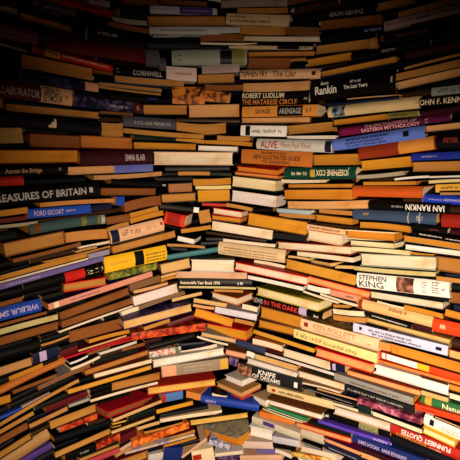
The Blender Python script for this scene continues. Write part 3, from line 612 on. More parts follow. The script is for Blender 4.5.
P 246.4 360.5 297.0 375.4 6.71 lilacpage cov=grey d=0.68
p 265.0 353.5 334.1 374.5 3.23 lilacpage d=-0.53
P 297.6 373.6 344.1 387.5 8.05 cream cov=brown d=0.05
p 302.0 383.0 340.0 392.7 1.92 cream d=0.23
s 302.0 387.1 357.0 405.3 2.45 charcoal Z=308.0@352.0@.5@.3@greytext d=0.71
s 267.0 388.7 333.0 405.8 7.40 creamtan Z=280.0@306.0@.5@.4@black B=272.4@276.0@red@.3@.7 d=0.20
S 237.6 369.4 301.6 386.9 13.58 charcoal B=237.0@252.0@portrait T=KNIFE@259.0@276.4@.74@.3@white T=OF_DREAMS@253.2@281.2@.36@.34@white Z=252.0@280.0@.1@.08@greytext B=294.4@297.6@white@.3@.7 d=0.94
P 252.0 397.6 265.6 404.0 6.80 white cov=beige yaw=30 d=3.00
P 268.0 402.0 321.4 417.3 6.45 white cov=brown d=2.25
s 266.0 405.9 307.6 420.4 2.40 greenbright d=1.04
S 259.1 415.1 292.4 423.3 6.47 orangecover d=0.82
p 267.0 408.4 306.0 422.1 1.40 cream d=0.54
P 315.0 351.7 372.0 369.0 9.50 peach cov=brightred d=1.23
p 378.4 345.2 390.2 347.8 7.65 orangepage d=0.69
P 390.0 348.0 471.0 371.0 12.15 ochreorange cov=black d=-0.22
s 379.0 354.7 470.0 381.8 6.59 vermilion B=382.4@420.0@white B=420.0@432.0@yellow B=386.0@387.6@vermilion d=-0.35
p 377.0 360.7 469.0 386.4 3.16 tan cov=vermilion d=-0.06
S 372.0 369.3 448.0 391.5 10.70 white B=374.4@376.8@navy@.4@.75 d=-0.96
P 448.0 395.2 473.0 402.7 8.05 cream cov=black d=-1.32
s 330.4 366.4 345.0 369.6 7.25 navy B=332.4@335.6@lilac d=0.78
P 345.6 372.0 420.5 393.7 6.20 peach cov=redbrown d=-0.77
s 334.3 376.5 413.0 401.9 7.25 grey Z=352.0@400.0@.45@.35@darkgrey d=-0.26
s 344.3 387.7 415.0 411.1 6.60 charcoal Z=348.0@404.0@.5@.4@greytext d=-0.39
p 317.0 388.9 356.9 400.0 1.92 peach d=0.44
s 357.1 400.8 421.0 422.5 5.80 plumpink d=0.86
s 316.0 395.7 358.0 407.9 2.01 black Z=322.0@354.0@.5@.4@greytext d=0.22
s 358.0 408.5 371.2 412.3 7.25 tealblack d=0.47
S 420.7 400.1 473.0 415.2 9.65 greenspine B=425.0@432.0@gold T=Natural@443.2@468.0@.5@.55@creamtext d=-0.50
s 415.0 406.8 471.0 422.6 6.05 vermilion Z=422.0@440.0@.5@.4@darkbrown d=-0.25
P -8.2 445.3 28.7 425.0 9.59 brown cov=black d=-0.96
P -8.2 460.6 31.7 435.4 8.82 ochrebrown cov=black d=-0.36
S 2.2 466.0 49.6 434.7 13.00 tanbrown d=-0.04
s 20.5 463.7 51.8 445.8 6.22 purple d=0.27
S 55.0 441.5 111.5 422.9 6.97 navyblack d=-0.38
P 55.0 455.6 111.1 430.7 8.16 ochretan cov=black d=-0.36
s 65.1 458.9 96.5 447.7 7.25 black Z=79.6@88.7@.5@.3@greytext d=-0.13
s 96.8 447.2 120.1 437.1 6.48 orangered d=-0.08
p 79.8 460.4 119.3 445.0 3.62 tan d=0.37
s 87.6 463.2 120.2 450.3 5.17 pinkred d=-0.26
P 112.2 424.5 127.6 420.7 3.15 yellowochre cov=black d=0.21
P 111.5 427.8 122.6 425.1 2.70 ochre cov=black d=0.44
p 137.6 429.1 159.8 422.4 4.14 creamtan d=-0.86
p 144.4 432.9 183.3 422.7 2.84 tan d=-0.09
s 131.5 445.3 189.2 425.6 6.74 orangemottle d=0.13
s 125.2 453.8 194.7 435.0 2.23 lilacyellow B=180.0@193.7@cream Z=181.3@192.4@.5@.6@black d=-0.05
p 164.0 446.2 196.3 437.4 3.10 ochre d=-0.41
s 120.0 441.7 137.0 432.1 7.25 maroon d=-0.33
p 120.4 450.0 131.7 443.0 4.40 pinktan d=-0.29
p 116.0 456.6 131.4 447.9 2.34 ochre d=-0.05
s 148.3 459.0 163.0 456.1 7.77 greywhite d=-0.34
s 163.3 454.8 182.0 454.0 13.49 navyblue d=-0.47
S 194.7 430.3 238.0 443.3 7.81 orangeochre top=creamgrey yaw=40 page=ochrebright d=2.86
s 181.9 457.8 206.7 439.1 2.39 pinktan d=-0.62
s 192.4 458.5 214.0 454.2 14.48 cream B=193.0@201.5@red@.3@.7 d=-0.46
s 208.7 442.3 231.5 448.5 5.75 bluewhitemottle d=-0.15
P 214.2 455.3 243.3 452.2 3.99 cream cov=greywhite d=-0.00
s 216.8 459.8 239.9 458.5 5.17 purplemottle d=-0.81
p 262.7 408.8 302.3 422.5 1.73 cream cov=greenbright d=0.68
s 252.0 419.5 300.2 437.1 7.04 greycream B=263.5@275.2@purple@.3@.9 d=1.11
P 249.4 430.3 272.4 435.6 10.06 white cov=white d=-0.05
s 272.6 439.4 299.7 444.5 6.74 lilacwhite d=0.72
s 242.2 444.9 272.7 446.0 7.30 pinkwhite d=-0.33
s 257.0 451.4 275.2 452.4 4.42 purplelilac d=-0.17
s 240.1 458.5 281.7 458.0 5.40 pinktan d=0.05
p 275.2 450.6 291.2 456.9 4.05 white d=-0.13
s 291.5 454.3 336.3 461.6 3.85 yellowmottle d=-0.15
P 295.0 424.2 350.6 440.8 5.43 peach cov=brightred d=0.70
S 300.4 433.6 323.7 441.6 9.85 greycream d=0.27
P 323.8 439.5 360.6 454.1 5.17 peach cov=plum d=0.53
s 323.9 445.7 368.9 464.3 6.76 navy Z=328.7@357.4@.5@.2@greytext d=-0.00
s 300.0 441.3 322.2 449.5 2.97 black Z=301.3@320.9@.5@.4@greytext d=-0.51
P 300.0 448.5 336.6 457.1 5.12 cream cov=white d=-0.33
P 333.2 409.8 389.7 427.3 8.33 lilacpage cov=beige d=-0.02
S 321.2 414.8 389.7 435.7 8.29 black Z=325.4@329.3@.6@.4@white B=360.7@378.9@olivelabel Z=362.0@377.6@.5@.5@black d=0.18
s 317.9 421.4 390.7 444.3 3.35 violet T=WEEN@374.3@387.4@.5@.7@lilac d=0.21
S 350.8 438.5 425.0 466.6 10.03 navyblue T=JAMES_HOGAN@358.7@380.9@.5@.4@lilac T=ANNE_EDWARDS@383.5@408.3@.5@.4@lilac d=-0.28
P 297.4 459.5 319.3 467.9 4.45 white cov=white d=0.02
P 371.4 413.1 422.3 432.1 6.22 cream cov=black d=0.83
p 360.8 454.5 391.1 466.8 5.70 peach d=-0.25
S 390.3 429.1 464.4 459.1 11.41 red T=FUNNIEST_QUOTES@402.0@451.3@.68@.36@white@f T=FOOTBALL'S@396.5@427.8@.24@.36@gold@f Z=431.1@443.5@.2@.2@creamtext d=-0.25
S 390.6 440.8 463.4 470.5 11.41 navyblack d=0.04
S 423.7 420.2 467.2 439.4 12.41 white B=429.7@434.2@navyblack@.3@.8 Z=441.7@461.3@.4@.15@salmon Z=441.7@461.3@.6@.15@salmon d=0.32
P 422.4 429.8 455.2 444.8 6.22 creamyellow cov=yellow d=1.09
P 433.7 416.7 470.2 431.9 3.09 peach cov=black d=0.02
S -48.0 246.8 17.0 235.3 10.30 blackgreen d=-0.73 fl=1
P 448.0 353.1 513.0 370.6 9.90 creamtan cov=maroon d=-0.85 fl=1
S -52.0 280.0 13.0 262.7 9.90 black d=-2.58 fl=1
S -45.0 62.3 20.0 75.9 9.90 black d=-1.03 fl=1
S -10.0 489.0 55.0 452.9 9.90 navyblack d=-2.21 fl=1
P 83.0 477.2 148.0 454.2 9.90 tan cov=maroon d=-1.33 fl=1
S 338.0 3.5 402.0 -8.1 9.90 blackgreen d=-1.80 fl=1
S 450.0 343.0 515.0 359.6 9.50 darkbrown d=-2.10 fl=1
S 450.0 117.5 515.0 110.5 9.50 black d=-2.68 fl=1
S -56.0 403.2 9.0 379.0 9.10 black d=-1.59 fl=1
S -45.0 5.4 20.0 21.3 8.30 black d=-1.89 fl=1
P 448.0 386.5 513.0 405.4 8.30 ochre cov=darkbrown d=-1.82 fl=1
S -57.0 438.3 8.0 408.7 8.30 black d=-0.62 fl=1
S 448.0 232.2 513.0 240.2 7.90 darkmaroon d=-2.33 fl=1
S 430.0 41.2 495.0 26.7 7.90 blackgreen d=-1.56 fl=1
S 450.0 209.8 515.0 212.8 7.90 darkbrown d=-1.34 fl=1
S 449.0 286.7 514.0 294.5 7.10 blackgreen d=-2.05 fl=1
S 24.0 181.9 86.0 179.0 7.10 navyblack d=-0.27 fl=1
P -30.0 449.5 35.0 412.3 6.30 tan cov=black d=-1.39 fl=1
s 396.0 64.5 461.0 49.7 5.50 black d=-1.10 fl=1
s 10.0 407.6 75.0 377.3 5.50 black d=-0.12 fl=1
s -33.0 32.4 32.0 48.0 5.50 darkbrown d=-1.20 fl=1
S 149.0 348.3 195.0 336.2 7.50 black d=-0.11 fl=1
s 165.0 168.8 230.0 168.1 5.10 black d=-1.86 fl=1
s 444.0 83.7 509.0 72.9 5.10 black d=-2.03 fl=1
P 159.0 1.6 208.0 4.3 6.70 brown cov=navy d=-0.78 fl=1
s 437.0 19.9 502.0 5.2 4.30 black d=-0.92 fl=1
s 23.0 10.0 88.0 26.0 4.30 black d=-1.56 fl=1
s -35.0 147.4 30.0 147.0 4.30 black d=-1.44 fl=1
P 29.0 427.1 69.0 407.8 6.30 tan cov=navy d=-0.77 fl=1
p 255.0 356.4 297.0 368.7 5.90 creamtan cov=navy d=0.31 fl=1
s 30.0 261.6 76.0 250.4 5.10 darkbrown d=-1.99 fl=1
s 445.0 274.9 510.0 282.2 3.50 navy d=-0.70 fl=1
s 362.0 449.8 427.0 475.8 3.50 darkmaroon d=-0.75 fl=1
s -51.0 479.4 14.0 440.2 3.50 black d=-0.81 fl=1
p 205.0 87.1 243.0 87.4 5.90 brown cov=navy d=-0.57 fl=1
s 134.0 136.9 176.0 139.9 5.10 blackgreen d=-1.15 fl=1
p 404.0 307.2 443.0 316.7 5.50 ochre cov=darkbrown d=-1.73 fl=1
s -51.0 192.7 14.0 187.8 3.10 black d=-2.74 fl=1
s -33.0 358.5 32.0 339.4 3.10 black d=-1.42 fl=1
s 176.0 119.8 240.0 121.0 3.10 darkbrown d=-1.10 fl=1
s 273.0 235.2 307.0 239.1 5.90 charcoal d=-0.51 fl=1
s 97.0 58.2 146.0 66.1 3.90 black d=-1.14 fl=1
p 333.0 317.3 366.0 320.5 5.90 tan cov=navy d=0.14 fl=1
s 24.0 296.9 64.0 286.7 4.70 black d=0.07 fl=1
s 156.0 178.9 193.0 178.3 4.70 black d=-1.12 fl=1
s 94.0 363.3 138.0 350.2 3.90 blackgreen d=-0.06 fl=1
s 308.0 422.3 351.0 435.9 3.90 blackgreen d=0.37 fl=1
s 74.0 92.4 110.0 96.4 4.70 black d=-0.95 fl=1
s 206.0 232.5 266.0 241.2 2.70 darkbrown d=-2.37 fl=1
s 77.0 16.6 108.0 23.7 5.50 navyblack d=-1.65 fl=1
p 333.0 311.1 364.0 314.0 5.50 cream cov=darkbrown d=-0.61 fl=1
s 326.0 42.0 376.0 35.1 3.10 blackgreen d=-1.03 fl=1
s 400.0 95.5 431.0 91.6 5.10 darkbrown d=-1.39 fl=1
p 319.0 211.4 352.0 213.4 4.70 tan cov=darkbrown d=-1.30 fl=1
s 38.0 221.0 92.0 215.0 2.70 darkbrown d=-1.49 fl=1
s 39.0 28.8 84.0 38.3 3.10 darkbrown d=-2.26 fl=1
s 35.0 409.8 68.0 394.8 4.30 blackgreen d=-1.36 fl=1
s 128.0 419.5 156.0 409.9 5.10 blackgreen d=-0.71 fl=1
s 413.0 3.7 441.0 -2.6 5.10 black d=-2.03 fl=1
s 5.0 100.4 55.0 105.8 2.70 navyblack d=-0.96 fl=1
s 25.0 130.1 69.0 132.9 3.10 blackgreen d=-1.21 fl=1
s 234.0 164.0 283.0 169.2 2.70 blackgreen d=-0.91 fl=1
p 421.0 392.2 448.0 400.3 5.10 creamtan cov=darkbrown d=-0.88 fl=1
s 47.0 313.1 85.0 300.6 3.50 black d=-0.71 fl=1
s 235.0 81.4 277.0 80.0 3.10 navyblack d=-1.07 fl=1
s 326.0 181.1 356.0 180.9 4.30 darkbrown d=-2.54 fl=1
p 181.0 231.2 211.0 227.0 4.30 ochre cov=navy d=-0.89 fl=1
s 92.0 214.4 124.0 209.1 3.90 darkbrown d=-1.76 fl=1
p 164.0 440.0 195.0 431.1 3.90 tan cov=maroon d=-0.28 fl=1
s 12.0 400.8 38.0 388.2 4.70 black d=-0.92 fl=1
p 254.0 261.4 285.0 267.2 3.50 cream cov=darkbrown d=-0.86 fl=1
s 41.0 349.2 69.0 339.4 3.90 black d=-0.66 fl=1
s 289.0 25.3 319.0 23.3 3.50 navyblack d=-0.42 fl=1
p 100.0 112.3 133.0 114.5 3.10 brown cov=darkgreen d=-1.10 fl=1
s 321.0 224.5 358.0 228.5 2.70 darkbrown d=-0.25 fl=1
s 273.0 445.8 296.0 449.6 4.30 black d=-0.37 fl=1
s 100.0 118.9 123.0 120.3 4.30 darkbrown d=-1.19 fl=1
s 97.0 404.0 131.0 393.5 2.70 black d=-0.83 fl=1
s 90.0 392.3 112.0 385.8 4.30 black d=0.86 fl=1
s 42.0 298.5 64.0 292.9 4.30 blackgreen d=0.44 fl=1
s 94.0 77.6 115.0 79.7 4.30 black d=-0.68 fl=1
s 41.0 341.4 69.0 332.5 3.10 blackgreen d=-1.08 fl=1
s 200.0 47.1 222.0 47.2 3.90 black d=-0.77 fl=1
s 412.0 325.8 432.0 331.0 4.30 darkmaroon d=-1.16 fl=1
p 234.0 320.1 254.0 324.6 4.30 tan cov=maroon d=-1.45 fl=1
s 210.0 173.5 231.0 174.3 3.90 blackgreen d=-1.13 fl=1
p 333.0 403.6 358.0 410.9 3.10 cream cov=darkgreen d=0.25 fl=1
s 147.0 85.5 172.0 88.0 3.10 black d=-0.71 fl=1
s 217.0 10.6 237.0 11.3 3.90 black d=-0.54 fl=1
s 321.0 67.9 345.0 64.1 3.10 darkbrown d=-1.23 fl=1
s 91.0 396.8 112.0 390.1 3.50 black d=1.22 fl=1
s 403.0 199.8 422.0 200.6 3.90 darkbrown d=-1.35 fl=1
p 94.0 71.3 113.0 74.5 3.90 brown cov=black d=-0.72 fl=1
s 311.0 371.8 334.0 378.0 3.10 blackgreen d=-0.28 fl=1
s 253.0 210.4 273.0 210.0 3.50 black d=-1.06 fl=1
s 369.0 180.0 394.0 178.9 2.70 darkbrown d=-0.27 fl=1
p 409.0 252.6 434.0 255.5 2.70 ochre cov=darkgreen d=-1.86 fl=1
s 310.0 120.6 332.0 119.4 3.10 black d=-0.52 fl=1
s 374.0 94.5 396.0 92.1 3.10 black d=-1.04 fl=1
p 88.0 354.4 110.0 347.0 3.10 brown cov=navy d=-0.73 fl=1
p 335.0 267.0 354.0 267.5 3.50 creamtan cov=black d=-0.70 fl=1
s 145.0 342.8 162.0 338.9 3.90 darkmaroon d=-0.55 fl=1
s 312.0 102.8 333.0 101.2 3.10 darkbrown d=-1.68 fl=1
s 32.0 435.2 50.0 425.7 3.50 darkbrown d=-0.53 fl=1
s 182.0 445.5 200.0 440.9 3.50 black d=-0.92 fl=1
s 104.0 319.7 122.0 313.9 3.50 black d=-1.28 fl=1
s 77.0 11.2 95.0 15.4 3.50 navyblack d=-1.54 fl=1
s 265.0 349.6 282.0 354.8 3.50 darkmaroon d=-0.73 fl=1
s 206.0 239.2 223.0 239.5 3.50 blackgreen d=-0.97 fl=1
p 288.0 256.6 309.0 259.6 2.70 creamtan cov=darkgreen d=1.15 fl=1
s 88.0 424.7 106.0 419.4 3.10 darkbrown d=-0.68 fl=1
s 382.0 16.0 398.0 13.3 3.50 blackgreen d=-1.07 fl=1
s 162.0 174.2 178.0 173.6 3.50 black d=-1.89 fl=1
s 72.0 27.8 88.0 31.0 3.50 black d=-2.10 fl=1
s 72.0 31.7 88.0 35.1 3.50 black d=-2.11 fl=1
s 21.0 69.9 41.0 73.4 2.70 navyblack d=-0.30 fl=1
s 183.0 36.0 200.0 36.0 3.10 navyblack d=-1.34 fl=1
s 29.0 421.3 46.0 413.2 3.10 navyblack d=-1.27 fl=1
s 79.0 382.4 94.0 377.1 3.50 navyblack d=0.27 fl=1
p 212.0 394.3 227.0 397.4 3.50 cream cov=black d=1.91 fl=1
s 290.0 66.4 306.0 65.6 3.10 navyblack d=-0.74 fl=1
p 290.0 60.4 306.0 59.6 3.10 tan cov=darkgreen d=-0.76 fl=1
s 60.0 349.2 78.0 343.1 2.70 blackgreen d=-1.04 fl=1
p 161.0 280.9 176.0 276.8 3.10 ochre cov=navy d=-0.68 fl=1
s 172.0 248.7 187.0 250.0 3.10 charcoal d=-1.12 fl=1
s 185.0 65.9 202.0 66.2 2.70 navyblack d=-0.87 fl=1
s 434.0 298.4 449.0 301.1 2.70 navyblack d=-0.69 fl=1
s -35.0 283.1 30.0 265.5 3.90 black d=-1.97 fl=1
s -57.0 238.5 8.0 229.7 3.50 darkbrown d=-2.55 fl=1
p 9.0 378.9 43.0 364.9 5.10 ochre cov=darkbrown d=-1.38 fl=1
s 181.0 345.9 205.0 343.6 3.90 navyblack d=-0.15 fl=1
s 421.0 376.4 448.0 384.2 3.10 darkbrown d=-1.33 fl=1
s 411.0 25.3 437.0 19.7 3.10 black d=-1.00 fl=1
s 415.0 89.1 444.0 84.0 2.70 black d=-2.17 fl=1
p 377.0 301.5 404.0 308.4 2.70 cream cov=darkgreen d=-1.93 fl=1
s 20.0 23.1 39.0 27.6 3.90 black d=-2.06 fl=1
s 101.0 357.3 122.0 350.5 3.50 darkbrown d=-0.49 fl=1
s 373.0 69.8 396.0 65.2 3.10 black d=-0.92 fl=1
s 55.0 448.2 78.0 439.2 3.10 navyblack d=-0.79 fl=1
s 366.0 323.7 388.0 329.8 2.70 black d=0.13 fl=1
s 13.0 265.3 30.0 260.8 3.50 black d=-2.76 fl=1
s 41.0 337.9 59.0 332.0 3.10 black d=-1.42 fl=1
s 298.0 44.4 314.0 44.5 3.50 navyblack d=-1.78 fl=1
p 333.0 306.0 349.0 306.6 3.50 tan cov=darkbrown d=-1.35 fl=1
s 60.0 15.1 77.0 19.2 3.10 blackgreen d=-1.41 fl=1
s 201.0 243.8 218.0 243.0 3.10 charcoal d=-1.32 fl=1
s 148.0 451.3 163.0 447.3 3.50 black d=-1.35 fl=1
p 161.0 277.6 176.0 273.4 3.10 creamtan cov=darkbrown d=-1.11 fl=1
s 96.0 16.6 112.0 19.4 2.70 blackgreen d=-1.93 fl=1
s 43.0 364.6 58.0 358.6 3.50 black d=-1.27 fl=1
"""
